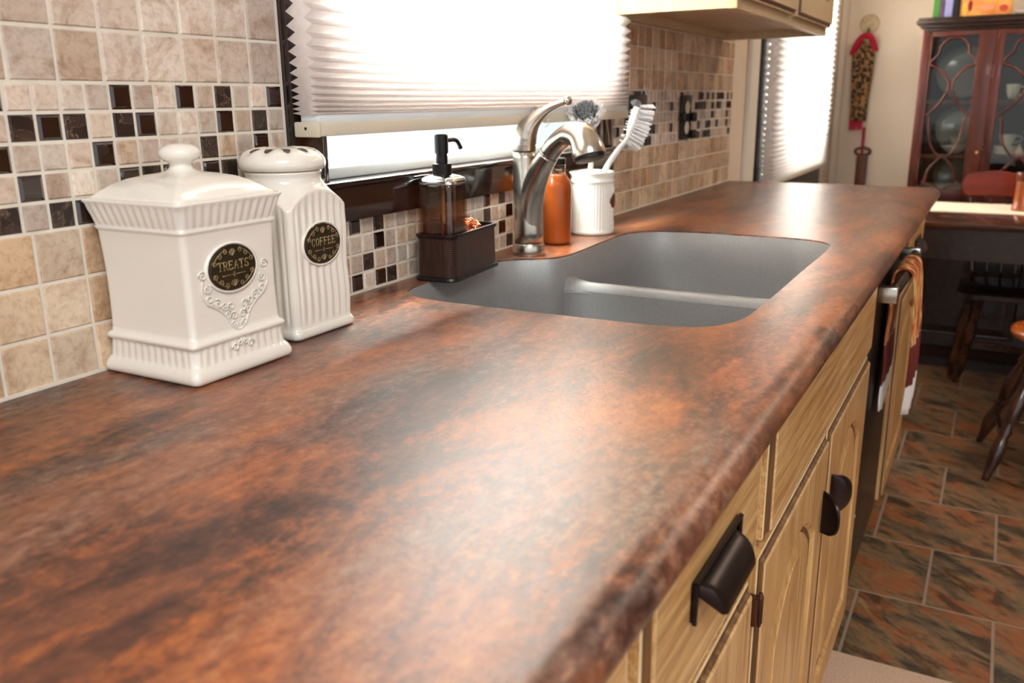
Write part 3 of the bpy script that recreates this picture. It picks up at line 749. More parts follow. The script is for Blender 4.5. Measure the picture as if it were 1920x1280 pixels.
# ------------------------------------------------------------------ upper cabinet
def upper():
    x0, x1, yf, z0 = 1.772, 2.735, -.296, 1.340; org = Vector((2.25, -.15, z0)); T = Matrix.Translation(-org)
    t = thing('wall_cabinet', 'pale maple wall cabinet hung above the counter right of the sink window', 'cabinet', None, tuple(org))
    mb = MB(); mb.box(x0, x0 + .016, yf + .018, -.001, z0 + .001, 2.1); mb.box(x1 - .016, x1, yf + .018, -.001, z0, 2.1); mb.box(x0 + .016, x1 - .016, yf + .018, -.001, z0 + .020, z0 + .034)
    mb.box(x0, x1, -.02, -.0012, z0 + .002, z0 + .02); mb.box(x0, x1, yf + .018, -.001, 2.085, 2.1)
    mb.box(x0, x0 + .035, yf, yf + .018, z0, 2.1, bev=.001); mb.box(x1 - .035, x1, yf, yf + .018, z0, 2.1, bev=.001); mb.box(x0 + .035, x1 - .035, yf, yf + .018, z0, z0 + .034); mb.box(2.235, 2.27, yf, yf + .018, z0 + .034, 2.07); mb.box(x0 + .03, x1 - .03, yf, yf + .018, 2.07, 2.1)
    mb.xf(T); mb.build('cabinet_box', M_cabL, t, auto=30)
    for a, b in ((x0 + .018, 2.236), (2.268, x1 - .018)):
        q = front_mesh(a, b, z0 + .020, 2.08, yf - .0008, yf - .020, rise=.06); q.xf(T); q.build('door', [M_cabL, M_glaze, M_edge], t, auto=25)
upper()

# wall plates
def plate(label, x0, x1, z0, z1, duplex):
    o = Vector(((x0 + x1) / 2, -.002, (z0 + z1) / 2)); T = Matrix.Translation(-o)
    t = thing('outlet_cover' if duplex else 'switch_plate', label, 'wall plate', None, tuple(o))
    MB().box(x0, x1, -.009, -.0018, z0, z1, bev=.003).xf(T).build('cover', M_black, t, auto=30)
    cx = (x0 + x1) / 2
    if duplex:
        for dz in (.026, -.028):
            mb = MB(); mb.lathe([(.0165, 0), (.0165, .002), (.014, .003)], n=24); mb.xf(T @ Matrix.Translation((cx, -.0088, (z0 + z1) / 2 + dz)) @ Matrix.Rotation(PI / 2, 4, 'X') @ Matrix.Scale(1.0, 4, (0, 1, 0)))
            mb.build('receptacle', M_beigeplastic, t, auto=40)
    else:
        MB().box(cx - .017, cx + .017, -.0125, -.0088, (z0 + z1) / 2 - .033, (z0 + z1) / 2 + .033, bev=.002).xf(T).build('rocker', M_black, t, auto=30)
    return t, T, cx
plate('black switch plate on the tile just right of the shade, behind the brush', 1.972, 2.078, 1.070, 1.183, False)
t, T, cx = plate('black outlet cover with tan receptacles on the mosaic band', 2.345, 2.432, 1.066, 1.183, True)
for dz, sx in ((.0, -1), (.0, 1), (-.046, 1)):
    MB().box(cx + sx * .035, cx + sx * .055, -.022, -.008, 1.1245 + dz - .012, 1.1245 + dz + .012, bev=.004).xf(T).build('side_clip', M_black, t, auto=30)

# crystal suction hooks
def hook(label, x, y, z, s):
    t = thing('suction_hook', label, 'hook', None, (x, y, z)); m = M_hook
    mb = MB(); mb.lathe([(.001, 0), (.016 * s, .001), (.018 * s, .003), (.009 * s, .006), (.006 * s, .011), (.0085 * s, .013), (.001, .015)], n=20); mb.xf(Matrix.Rotation(PI / 2, 4, 'X')); mb.build('cup', m, t, smooth=True)
    h = MB(); h.tube(spline([(0, -.010, 0), (0, -.016, -.010 * s), (0, -.022, -.016 * s), (0, -.028, -.012 * s), (0, -.029, -.004 * s)], 4), .0018, 8); h.build('hook_arm', m, t, smooth=True)
M_hook = mat('clear_hook_plastic', (240, 242, 242), .05, trans=.85, noise=10, col2=(248, 248, 250))
hook('clear plastic suction hook on the shade rail behind the faucet', 1.395, -.0515, 1.146, 1)
hook('small clear suction hook on the tiles behind the crock', 1.925, -.0012, 1.070, .8)

# ------------------------------------------------------------------ stroke lettering and scrolls
GL = {'T': [[(0, 1), (1, 1)], [(.5, 1), (.5, 0)], [(.3, 0), (.7, 0)], [(0, 1), (0, .84)], [(1, 1), (1, .84)]],
      'R': [[(.12, 0), (.12, 1), (.6, 1), (.82, .88), (.82, .64), (.6, .52), (.12, .52)], [(.5, .52), (.95, 0)], [(0, 0), (.28, 0)], [(0, 1), (.15, 1)], [(.82, 0), (1, 0)]],
      'E': [[(.12, 0), (.12, 1)], [(0, 1), (.88, 1), (.88, .82)], [(0, 0), (.92, 0), (.92, .2)], [(.12, .52), (.62, .52)], [(.62, .62), (.62, .42)]],
      'A': [[(.08, 0), (.5, 1), (.92, 0)], [(.25, .36), (.75, .36)], [(-.04, 0), (.22, 0)], [(.78, 0), (1.04, 0)]],
      'S': [[(.88, .78), (.82, .93), (.5, 1), (.18, .9), (.12, .72), (.3, .57), (.7, .44), (.88, .27), (.8, .08), (.5, 0), (.2, .06), (.1, .24)], [(.88, .98), (.88, .76)], [(.1, .26), (.1, 0)]],
      'C': [[(.9, .76), (.8, .93), (.52, 1), (.22, .88), (.06, .5), (.22, .12), (.52, 0), (.8, .07), (.92, .24)], [(.9, .98), (.9, .74)]],
      'O': [[(.5, 1), (.18, .86), (.04, .5), (.18, .14), (.5, 0), (.82, .14), (.96, .5), (.82, .86), (.5, 1)]],
      'F': [[(.12, 0), (.12, 1)], [(0, 1), (.88, 1), (.88, .82)], [(.12, .52), (.62, .52)], [(.62, .62), (.62, .42)], [(0, 0), (.3, 0)]]}
def letters(mb, text, wdt, h, y, r, zc=0):
    n = len(text); cw = wdt / (n * 1.28 - .28)
    for i, ch in enumerate(text):
        xo = -wdt / 2 + i * cw * 1.28
        for st in GL[ch]: mb.tube([(xo + a * cw, y, zc + b * h) for a, b in st], r, 5)
def spiral(cx, cz, r0, r1, a0, turns, y, n=22):
    return [(cx + (r0 + (r1 - r0) * k / n) * math.cos(a0 + turns * 2 * PI * k / n), y, cz + (r0 + (r1 - r0) * k / n) * math.sin(a0 + turns * 2 * PI * k / n)) for k in range(n + 1)]
M_plaque = mat('antique_bronze_plaque', (52, 44, 32), .38, metal=.5, noise=40, col2=(66, 56, 38))
M_plaqueline = mat('antique_gold_relief', (196, 174, 128), .4, metal=.5, noise=60, col2=(170, 148, 104))
def plaque(parent, org, cx, y, cz, rx, rz, text):
    """oval metal plaque with scroll border on the front (-y) of a canister"""
    T = Matrix.Translation(Vector((cx, y, cz)) - Vector(org)); n = 48
    E = lambda s, yy: [(rx * s * math.cos(2 * PI * k / n), yy, rz * s * math.sin(2 * PI * k / n)) for k in range(n)]
    m = MB(); m.loft([E(1.0, .003), E(1.0, -.0012), E(.965, -.0019), E(.90, -.0019)]); m.xf(T); p = m.build('plaque', M_plaque, parent, auto=40); tag(p, 'dark bronze oval label reading ' + text)
    r = MB(); r.loft([E(1.13, .002), E(1.11, -.0006), E(1.05, -.0012), E(1.0, .001)], 0, False, False); r.xf(T); r.build('plaque_rim', M_white, parent, smooth=True)
    d = MB(); yy = -.0021; s = rx / .030; w_ = .00030
    letters(d, text, rx * 1.32, rz * .36, yy, .00042, -rz * .06)
    d.tube([(-rx * .5, yy, -rz * .30), (-rx * .12, yy, -rz * .30)], w_, 5); d.tube([(rx * .12, yy, -rz * .30), (rx * .5, yy, -rz * .30)], w_, 5)
    for k in range(4):
        a = PI / 2 * k; d.tube([(rx * .02 * math.cos(a), yy, -rz * .30 + rx * .02 * math.sin(a)), (rx * .085 * math.cos(a), yy, -rz * .30 + rx * .085 * math.sin(a))], w_, 5)
    for sx in (-1, 1):
        for sz in (-1, 1):
            for (a, ra, rr, t0, tn) in ((.34, .80, .14, 0, 1.2), (.78, .80, .13, 2.0, 1.2), (1.15, .80, .13, 1.0, 1.3)):
                px, pz = math.cos(a) * rx * ra * sx, math.sin(a) * rz * ra * sz
                if abs(pz) < rz * .32 and abs(px) > rx * .7: px *= 1.04
                sp_ = spiral(0, 0, rr * rz * 1.0, rr * rz * .2, t0, tn, yy, 14)
                d.tube([(px + q[0] * sx, q[1], pz + q[2] * sz) for q in sp_], w_, 5)
            d.tube([(math.cos(a) * rx * .87 * sx, yy, math.sin(a) * rz * .87 * sz) for a in [.2 + .09 * k for k in range(12)]], w_, 5)
    for k in range(5):
        a = PI / 2 + (k - 2) * .42; d.tube(spline([(0, yy, rz * .52), (math.cos(a + .25) * rx * .14, yy, rz * .52 + math.sin(a + .25) * rz * .2), (math.cos(a) * rx * .17, yy, rz * .52 + math.sin(a) * rz * .32)], 4), w_, 5)
        d.tube(spline([(0, yy, -rz * .82), (math.cos(a + .2) * rx * .16, yy, -rz * .82 + math.sin(a + .2) * rz * .18), (math.cos(a) * rx * .22, yy, -rz * .82 + math.sin(a) * rz * .30)], 4), w_, 5)
    d.xf(T); d.build('plaque_relief', M_plaqueline, p, smooth=True)

# ------------------------------------------------------------------ treats canister
def treats():
    cx, cy = .6085, -.0690; t = thing('canister', 'large square ivory ceramic canister with knobbed lid and TREATS plaque', 'canister', 'ivory ceramic canisters', (cx, cy, ZC))
    M = 60; per = rrect(1, 1, .10, 5, M)   # unit outline
    N = len(per); side = []
    for i, (x, y) in enumerate(per):
        if abs(x) > abs(y): side.append((y, 0))
        else: side.append((x, 1))
    def ring(h, z, flute=0, rcorner=None, frac=1):
        out = []
        for (x, y), (s, k) in zip(per, side):
            d = 0
            if flute and abs(s) < .93: d = flute * max(0, .5 + .5 * math.cos(s * 2 * PI * 6.5)) ** .7
            r = h + d; l = max(abs(x), abs(y)); out.append((x * r, y * r, z))
        return out
    R = [ring(.0615, 0), ring(.0655, .002), ring(.0668, .005), ring(.0664, .009), ring(.0645, .0135), ring(.0625, .0165),
         ring(.0612, .018, .0010), ring(.0604, .024, .0014), ring(.0600, .030, .0014), ring(.0600, .0335, .0008),
         ring(.0608, .0345), ring(.0628, .0365), ring(.0632, .0385), ring(.0618, .0410), ring(.0592, .0425), ring(.0586, .047)]
    for k in range(1, 9): z = .047 + k * (.142 - .047) / 8; R.append(ring(.0586 - .0012 * math.sin(PI * k / 8) + .0012 * k / 8, z))
    R += [ring(.0602, .1435), ring(.0616, .1450), ring(.0618, .1468), ring(.0608, .1478), ring(.0612, .150, .0011), ring(.0628, .157, .0014), ring(.0650, .164, .0014), ring(.0664, .1685, .0008),
          ring(.0676, .1700), ring(.0682, .1718), ring(.0676, .1732), ring(.0655, .1735), ring(.0630, .1715), ring(.0620, .165)]
    mb = MB(); mb.loft(R, 0, True, True); mb.build('body', M_white, t, smooth=True)
    lid = MB(); lr = []
    def lring(h, z, q):   # q: 0 square, 1 round
        out = []
        for x, y in per:
            a = math.atan2(y, x); l = math.hypot(x, y); rr = h * ((1 - q) * l + q); out.append((rr * math.cos(a), rr * math.sin(a), z))
        return out
    for h, z, q in ((.0612, .166, 0), (.0625, .1705, 0), (.0622, .1745, 0), (.0595, .1765, 0), (.056, .1800, .05), (.049, .1858, .15), (.040, .1905, .3), (.030, .1935, .6), (.020, .1952, .9), (.0155, .1965, 1)): lr.append(lring(h, z, q))
    for r, z in ((.0120, .1985), (.0102, .2015), (.0108, .2045), (.0140, .2065), (.0180, .2085), (.0200, .2120), (.0198, .2155), (.0175, .2190), (.0125, .2215), (.006, .2228), (.0015, .2230)): lr.append(lring(r, z, 1))
    lid.loft(lr); lid.build('lid', M_white, t, smooth=True)
    plaque(t, (cx, cy, ZC), cx - .003, cy - .0600, 1.0200, .0300, .0222, 'TREATS')
    d = MB(); yy = -.0592
    for sx in (-1, 1):
        for (px, pz, r, a, tn) in ((.040, .103, .0052, 0, 1.4), (.036, .090, .0050, 2, 1.3), (.034, .079, .006, 4, 1.2), (.0245, .0735, .005, 1, 1.3), (.0165, .070, .005, 3, 1.3), (.0085, .068, .0048, 5, 1.3), (.013, .061, .0048, 2, 1.3), (.0055, .058, .0046, 0, 1.3), (.0065, .050, .0045, 3, 1.3)):
            d.tube([(sx * q[0], q[1], q[2]) for q in spiral(px, pz, r, r * .25, a, tn, yy, 16)], .00085, 6)
        d.tube(spline([(sx * .041, yy, .098), (sx * .043, yy, .086), (sx * .036, yy, .075), (sx * .026, yy, .069), (sx * .016, yy, .060), (sx * .008, yy, .047), (0, yy, .043)], 5), .0009, 6)
    d.build('scroll_relief', M_white, t, smooth=True)
    b = MB()
    for sx in (-1, 1):
        b.tube([(sx * q[0], q[1], q[2]) for q in spiral(.010, .027, .0045, .001, 0, 1.2, -.0618, 14)], .0013, 6); b.tube([(sx * q[0], q[1], q[2]) for q in spiral(.004, .031, .0035, .001, 2, 1.2, -.0618, 14)], .0012, 6)
    b.build('base_ornament', M_white, t, smooth=True)
treats()

# ------------------------------------------------------------------ coffee canister
def coffee():
    cx, cy = .7635, -.0555; t = thing('canister', 'ribbed ivory ceramic canister with pierced round lid and COFFEE plaque', 'canister', 'ivory ceramic canisters', (cx, cy, ZC))
    per = rrect(1, 1, .16, 6, 60)
    def ring(h, z, flute=0, q=0, arch=0):
        out = []
        for x, y in per:
            s = y if abs(x) > abs(y) else x; a = math.atan2(y, x); l = math.hypot(x, y)
            d = -flute * (.5 - .5 * math.cos(s * 2 * PI * 4.2)) if abs(s) < .833 else 0
            rr = (h + d) * ((1 - q) * l + q); out.append((rr * math.cos(a), rr * math.sin(a), z + arch * max(0, 1 - (s / .92) ** 2)))
        return out
    R = [ring(.0475, 0), ring(.0512, .0015), ring(.0522, .0045), ring(.0520, .0085), ring(.0505, .0115), ring(.0496, .0130), ring(.0496, .017, .0004), ring(.0498, .022, .0016)]
    for k in range(1, 10): R.append(ring(.0498 + .0006 * math.sin(k), .022 + k * .0125, .0018))
    for k in range(1, 5): R.append(ring(.0500, .1345 + k * .0024, .0018 * (1 if k < 3 else .5), 0, .0045 * k))
    R += [ring(.0500, .1455, 0, 0, .0190), ring(.0492, .1480, 0, .04, .0190), ring(.0475, .1520, 0, .14, .0165), ring(.0455, .1580, 0, .34, .0115), ring(.0438, .1650, 0, .62, .0060), ring(.0428, .1715, 0, .88, .0018), ring(.0424, .1760, 0, 1), ring(.0424, .1815, 0, 1), ring(.0436, .1832, 0, 1), ring(.0436, .1850, 0, 1), ring(.0400, .1858, 0, 1)]
    mb = MB(); mb.loft(R); mb.build('body', M_white, t, smooth=True)
    lid = MB(); n = 96; prof = [(.0400, .1864), (.0450, .1866), (.0480, .1890), (.0490, .1930), (.0484, .1975), (.0462, .2015), (.0425, .2050), (.0375, .2078), (.0300, .2098), (.0200, .2108), (.0080, .2112), (.001, .2112)]
    rings = []
    for r, z in prof:
        ring_ = []
        for i in range(n):
            a = 2 * PI * i / n; lobe = math.cos(a * 10); zz = z
            if .015 < r < .044 and z > .2: zz += .0012 * lobe
            ring_.append((r * math.cos(a), r * math.sin(a), zz))
        rings.append(ring_)
    lid.loft(rings); lo = lid.build('lid', M_white, t, smooth=True)
    # solid petals round the top, shade of the holes put into their colour
    p = MB()
    for k in range(10):
        a = 2 * PI * (k + .5) / 10; ca, sa = math.cos(a), math.sin(a); pts = []
        for (dr, dt) in ((-.007, 0), (-.002, .0038), (.0045, .0030), (.0068, 0), (.0045, -.0030), (-.002, -.0038)):
            r = .0315 + dr; zz = .2097 - max(0, (r - .03)) * .34 + .0006; pts.append((ca * r - sa * dt, sa * r + ca * dt, zz))
        sp_ = spline(pts, 3, True); top = [(q[0], q[1], q[2]) for q in sp_]; bot = [(q[0], q[1], q[2] - .0012) for q in sp_]
        p.loft([bot, top])
    p.build('vent_hole_shade', mat('vent_shadow', (96, 84, 74), .8, noise=30, col2=(80, 70, 62)), lo)
    plaque(t, (cx, cy, ZC), cx + .0015, cy - .0500, 1.0190, .0300, .0228, 'COFFEE')
coffee()

# ------------------------------------------------------------------ soap dispenser and caddy
def weave_mat():
    m = bpy.data.materials.new('woven_bronze_mesh'); m.use_nodes = True; nt = m.node_tree; b = nt.nodes['Principled BSDF']
    tc = nt.nodes.new('ShaderNodeTexCoord'); sp = nt.nodes.new('ShaderNodeSeparateXYZ'); nt.links.new(tc.outputs['Object'], sp.inputs[0])
    ad = nt.nodes.new('ShaderNodeMath'); ad.operation = 'ADD'; nt.links.new(sp.outputs['X'], ad.inputs[0]); nt.links.new(sp.outputs['Y'], ad.inputs[1])
    cb = nt.nodes.new('ShaderNodeCombineXYZ'); nt.links.new(ad.outputs[0], cb.inputs[0]); nt.links.new(sp.outputs['Z'], cb.inputs[1])
    ch = nt.nodes.new('ShaderNodeTexChecker'); ch.inputs['Scale'].default_value = 620; nt.links.new(cb.outputs[0], ch.inputs['Vector'])
    ch.inputs['Color1'].default_value = lin((96, 66, 54)); ch.inputs['Color2'].default_value = lin((34, 22, 20))
    n = noise_node(nt, mapping(nt, (60, 60, 6)), 5, 3); c = mixc(nt, .6, ch.outputs[0], ramp(nt, n, [(.3, (120, 100, 90)), (.65, (255, 250, 245))]), 'MULTIPLY')
    nt.links.new(c, b.inputs['Base Color']); b.inputs['Roughness'].default_value = .35; b.inputs['Metallic'].default_value = .45
    bp = nt.nodes.new('ShaderNodeBump'); bp.inputs['Strength'].default_value = .4; bp.inputs['Distance'].default_value = .0006; nt.links.new(ch.outputs['Fac'], bp.inputs['Height']); nt.links.new(bp.outputs[0], b.inputs['Normal'])
    return m
CAD = Vector((1.149, -.0455, ZC)); CROT = math.radians(5.5)
def caddy():
    t = thing('sponge_caddy', 'woven dark bronze caddy box beside the sink holding the soap dispenser', 'caddy', None, tuple(CAD)); t.rotation_euler = (0, 0, CROT)
    hx, hy = .080, .0325; mb = MB()
    out = lambda h1, h2, r, z: [(x, y, z) for x, y in rrect(h1, h2, r, 8, 4)]
    mb.loft([out(hx + .0, hy, .014, .006), out(hx - .001, hy - .001, .014, .060), out(hx + .0002, hy + .0002, .014, .067), out(hx - .0026, hy - .0026, .012, .067), out(hx - .003, hy - .003, .012, .010)], 0, False, True)
    mb.build('basket', weave_mat(), t, auto=45)
    r = MB(); r.loft([out(hx + .001, hy + .001, .014, .064), out(hx + .002, hy + .002, .015, .067), out(hx + .0015, hy + .0015, .014, .0695), out(hx - .003, hy - .003, .012, .0695), out(hx - .0035, hy - .0035, .012, .065)], 0, False, False); r.build('rim', M_bronze, t, auto=40)
    b = MB(); b.loft([out(hx + .003, hy + .003, .016, 0), out(hx + .004, hy + .004, .016, .002), out(hx + .003, hy + .003, .016, .0055), out(hx, hy, .014, .0065)]); b.build('base', M_black, t, auto=40)
caddy()
cr, sr = math.cos(CROT), math.sin(CROT)
def cadpt(x, y, z): return (CAD.x + x * cr - y * sr, CAD.y + x * sr + y * cr, CAD.z + z)
def soap():
    t = thing('soap_dispenser', 'clear square soap bottle with dark bronze pump standing in the woven caddy', 'soap dispenser', None, cadpt(-.046, 0, .0105)); t.rotation_euler = (0, 0, CROT)
    o = lambda h, r, z: [(x, y, z) for x, y in rrect(h, h, r, 8, 3)]
    b = MB(); b.loft([o(.0265, .007, 0), o(.0280, .008, .002), o(.0282, .008, .060), o(.0282, .008, .128), o(.0270, .008, .1315)])
    b.loft([o(.0250, .006, .004), o(.0254, .006, .126)]); b.build('bottle', M_clear, t, auto=40)
    li = MB(); li.loft([o(.0246, .006, .0045), o(.0246, .006, .075)]); li.build('liquid_soap', mat('amber_soap', (190, 120, 80), .05, trans=.92, ior=1.2, noise=10, col2=(176, 108, 72)), t, auto=40)
    c = MB(); c.loft([o(.0284, .009, .1315), o(.0290, .010, .134), o(.0275, .012, .1395), o(.022, .014, .1430), o(.0145, .0140, .1450), o(.010, .0098, .1455)]); c.build('cap', M_chrome, t, auto=50)
    p = MB(); p.lathe([(.0142, .1440), (.0145, .146), (.0145, .160), (.0138, .1605)], n=28); p.lathe([(.0086, .160), (.0086, .176)], n=24)
    p.lathe([(.0102, .1755), (.0102, .1965), (.0098, .2010), (.0070, .2025), (.001, .2026)], n=12)
    p.build('pump', M_bronzedark, t, auto=40)
    s = MB(); s.tube(spline([(.006, -.001, .1925), (.020, -.002, .1930), (.036, -.003, .1930), (.046, -.004, .1890), (.053, -.005, .1800)], 5), [.0032] * 15 + [.0030] * 4 + [.0034, .0034], 10); s.build('spout', M_bronzedark, t, smooth=True)
    tb = MB(); tb.tube([(0, 0, .006), (0, 0, .145)], .0028, 8); tb.build('dip_tube', mat('milky_tube', (210, 205, 195), .4, noise=20, col2=(200, 195, 188)), t, smooth=True)
M_bronzedark = mat('dark_pump_bronze', (34, 28, 28), .32, metal=.5, noise=20, col2=(26, 22, 22))
soap()
def scrubber():
    t = MB(); random.seed(3)
    for k in range(46):
        a, b, r = random.uniform(0, 2 * PI), random.uniform(0, 2 * PI), random.uniform(.015, .0225)
        ax = Vector((math.cos(a) * math.cos(b), math.sin(a) * math.cos(b), math.sin(b))).normalized(); u = ax.orthogonal().normalized(); v = ax.cross(u)
        t.tube([(u * math.cos(2 * PI * q / 22) + v * math.sin(2 * PI * q / 22)) * r * (1 + .10 * math.sin(q * 5.0 + k)) + ax * (.007 * math.sin(q * 3.1 + k)) for q in range(22)], .0008, 4, 0, True)
    o = t.build('scouring_pad', mat('copper_wire', (236, 150, 112), .22, metal=1, noise=80, col2=(214, 110, 74)), None, smooth=True); o.location = cadpt(.030, 0, .0105 + .0375 + .012)
    tag(o, 'curly copper scouring pad in the woven caddy right of the soap bottle', 'scrubber')
scrubber()

# ------------------------------------------------------------------ faucet
def faucet():
    B = Vector((1.340, -.070, ZC)); t = thing('faucet', 'brushed nickel single lever pull-out kitchen faucet behind the sink', 'faucet', None, tuple(B))
    d = Vector((-.41, -.912, 0)).normalized()
    f = MB(); f.lathe([(.0275, 0), (.0280, .002), (.0275, .018), (.0262, .020), (.0258, .021)], n=36); f.build('base_ring', M_nickel, t, auto=40)
    body = MB(); body.loft([[(r * math.cos(a) + ox, r * math.sin(a) + oy, z) for a in [2 * PI * k / 36 for k in range(36)]] for r, ox, oy, z in
        ((.0258, 0, 0, .020), (.0256, 0, 0, .040), (.0250, .0005, .001, .070), (.0240, .001, .003, .095), (.0226, .003, .006, .120), (.0208, .005, .009, .145), (.0198, .006, .0105, .165), (.0196, .006, .011, .1755))]); body.build('body', M_nickel, t, smooth=True)
    sp = [(0, 0, .035), (d.x * .003, d.y * .003, .070), (d.x * .009, d.y * .009, .100), (d.x * .018, d.y * .018, .124)]
    q = [(-.0187 - .0, -.0351, .1567), (-.0259, -.0486, .173)]
    path = spline(sp + [(d.x * .036, d.y * .036, .153), (d.x * .055, d.y * .055, .1740)], 7)
    n = len(path); s = MB(); s.tube(path, [.0245 - .0075 * (k / (n - 1)) for k in range(n)], 28); s.build('spout', M_nickel, t, smooth=True)
    ring = MB(); p0, p1 = path[-1], path[-1] + (path[-1] - path[-3]).normalized() * .004
    ring.tube([p0, p1], .0164, 28); ring.build('spout_seam', M_chrome, t, smooth=True)
    hp = spline([tuple(p1), (d.x * .078, d.y * .078, .1935), (d.x * .107, d.y * .107, .2070), (d.x * .135, d.y * .135, .2030), (d.x * .148, d.y * .148, .1880), (d.x * .154, d.y * .154, .1740)], 7)
    m_ = len(hp); h = MB(); h.tube(hp, [.0168 + (.0000 if k / m_ < .35 else .0095 * min(1, ((k / m_ - .35) / .5)) ** .9) for k in range(m_)], 28); h.build('spray_head', M_nickel, t, smooth=True)
    e = (hp[-1] - hp[-3]).normalized(); a = MB(); a.tube([hp[-1] - e * .001, hp[-1] + e * .005, hp[-1] + e * .0055], [.0245, .0232, .018], 28); a.build('aerator', M_black, t, auto=40)
    v = MB(); v.tube([(.006, .011, .1755), (.006, .011, .1768)], .0190, 36); v.build('valve_seam', M_black, t, auto=40)
    lv = [(.0055, .0110, .1768), (.0053, .0108, .1880), (.005, .0085, .2010), (.005, .0020, .2150), (.006, -.0100, .2290), (.008, -.0300, .2440), (.0105, -.0500, .2530), (.0125, -.0660, .2580)]
    rr = [.0198, .0205, .0202, .0175, .0125, .0075, .0056, .0052]
    P = spline(lv, 6); N = len(P); rad = []
    for k in range(N):
        u_ = k / 6; i = min(int(u_), len(rr) - 2); rad.append(rr[i] + (rr[i + 1] - rr[i]) * (u_ - i))
    l = MB(); l.tube(P, rad, 28); l.build('lever', M_nickel, t, smooth=True)
    kb = MB(); k0 = P[-1]; kb.tube([k0 + Vector((-.0005, .004, -.001)), k0 + Vector((0, .001, .0)), k0 + Vector((0, -.003, .001)), k0 + Vector((0, -.006, .0015)), k0 + Vector((0, -.007, .0018))], [.0055, .0078, .0080, .0060, .002], 20); kb.build('lever_tip', M_nickel, t, smooth=True)
faucet()

# ------------------------------------------------------------------ orange bottle
def bottle():
    t = thing('glass_bottle', 'tall glass bottle of orange dish soap standing behind the faucet', 'bottle', None, (1.468, -.0615, ZC))
    b = MB(); b.lathe([(.020, 0), (.0262, .002), (.0272, .006), (.0272, .100), (.0266, .108), (.0232, .118), (.0175, .127), (.0155, .133), (.0155, .146), (.0170, .148), (.0170, .1515), (.0150, .152)], n=36); b.build('glass', mat('clear_bottle_glass', (255, 226, 200), .04, trans=1, ior=1.3, noise=5, col2=(255, 230, 205)), t, smooth=True)
    l = MB(); l.lathe([(.018, .002), (.0258, .004), (.0262, .008), (.0262, .099), (.0256, .107), (.0222, .1165), (.0160, .1250), (.001, .1250)], n=36); l.build('orange_soap', mat('orange_liquid', (178, 92, 34), .3, noise=12, col2=(192, 108, 46)), t, smooth=True)
    c = MB(); c.lathe([(.0160, .146), (.0168, .147), (.0168, .156), (.0150, .1575), (.001, .158)], n=28); c.build('stopper', M_black, t, auto=40)
bottle()

# ------------------------------------------------------------------ crock and brushes
CR = Vector((1.6215, -.0655, ZC))
def crock():
    t = thing('utensil_crock', 'small ribbed white ceramic crock with a copper coloured disc holding dish brushes', 'crock', None, tuple(CR))
    n = 180; prof = [(.041, 0, 0), (.0440, .002, 0), (.0445, .006, 0), (.0436, .009, 0), (.0430, .011, 1), (.0430, .045, 1), (.0430, .080, 1), (.0430, .098, 1), (.0432, .101, 0), (.0448, .103, 0), (.0448, .106, 0), (.0436, .108, 0), (.0436, .114, 0), (.0462, .119, 0), (.0468, .1215, 0), (.0458, .1228, 0), (.0430, .1220, 0), (.0405, .112, 0), (.0400, .008, 0)]
    mb = MB(); mb.loft([[((r + (fl * .0007 * (math.cos(i / n * 2 * PI * 45)))) * math.cos(2 * PI * i / n), (r + (fl * .0007 * math.cos(i / n * 2 * PI * 45))) * math.sin(2 * PI * i / n), z) for i in range(n)] for r, z, fl in prof]); mb.build('pot', M_white, t, smooth=True)
    a0 = math.radians(-80)
    T = Matrix.Rotation(a0 + PI / 2, 4, 'Z') @ Matrix.Translation((0, -.0432, .066))
    d = MB(); d.lathe([(.0145, -.004), (.0145, .0008), (.0125, .0014), (.001, .0014)], n=32); d.xf(T @ Matrix.Rotation(PI / 2, 4, 'X')); d.build('medallion', mat('copper_medallion', (112, 52, 34), .4, metal=.3, noise=90, col2=(84, 40, 28)), t, auto=40)
    for z0 in (.030, .096):
        o = MB()
        for sx in (-1, 1):
            for (ang, dz, r) in ((.06, 0, .0045), (.20, .003, .0050), (.34, -.002, .0042), (.13, -.007, .0036), (.27, -.008, .0036)):
                a = a0 + sx * ang; pts = []
                for q in spiral(0, 0, r, r * .3, 1.0 * ang * 9, 1.3, 0, 12):
                    aa = a + q[0] / .0432; pts.append((.0434 * math.cos(aa), .0434 * math.sin(aa), z0 + dz + q[2] - .012))
                o.tube(pts, .0011, 5)
        o.build('scroll_relief', M_white, t, smooth=True)
crock()
M_brush = mat('white_brush_plastic', (238, 236, 234), .3, noise=20, col2=(230, 228, 226))
M_brist = mat('white_nylon_bristles', (240, 238, 236), .7, noise=200, col2=(222, 220, 220))
M_gbrist = mat('grey_bristles', (138, 142, 146), .7, noise=200, col2=(110, 114, 120))
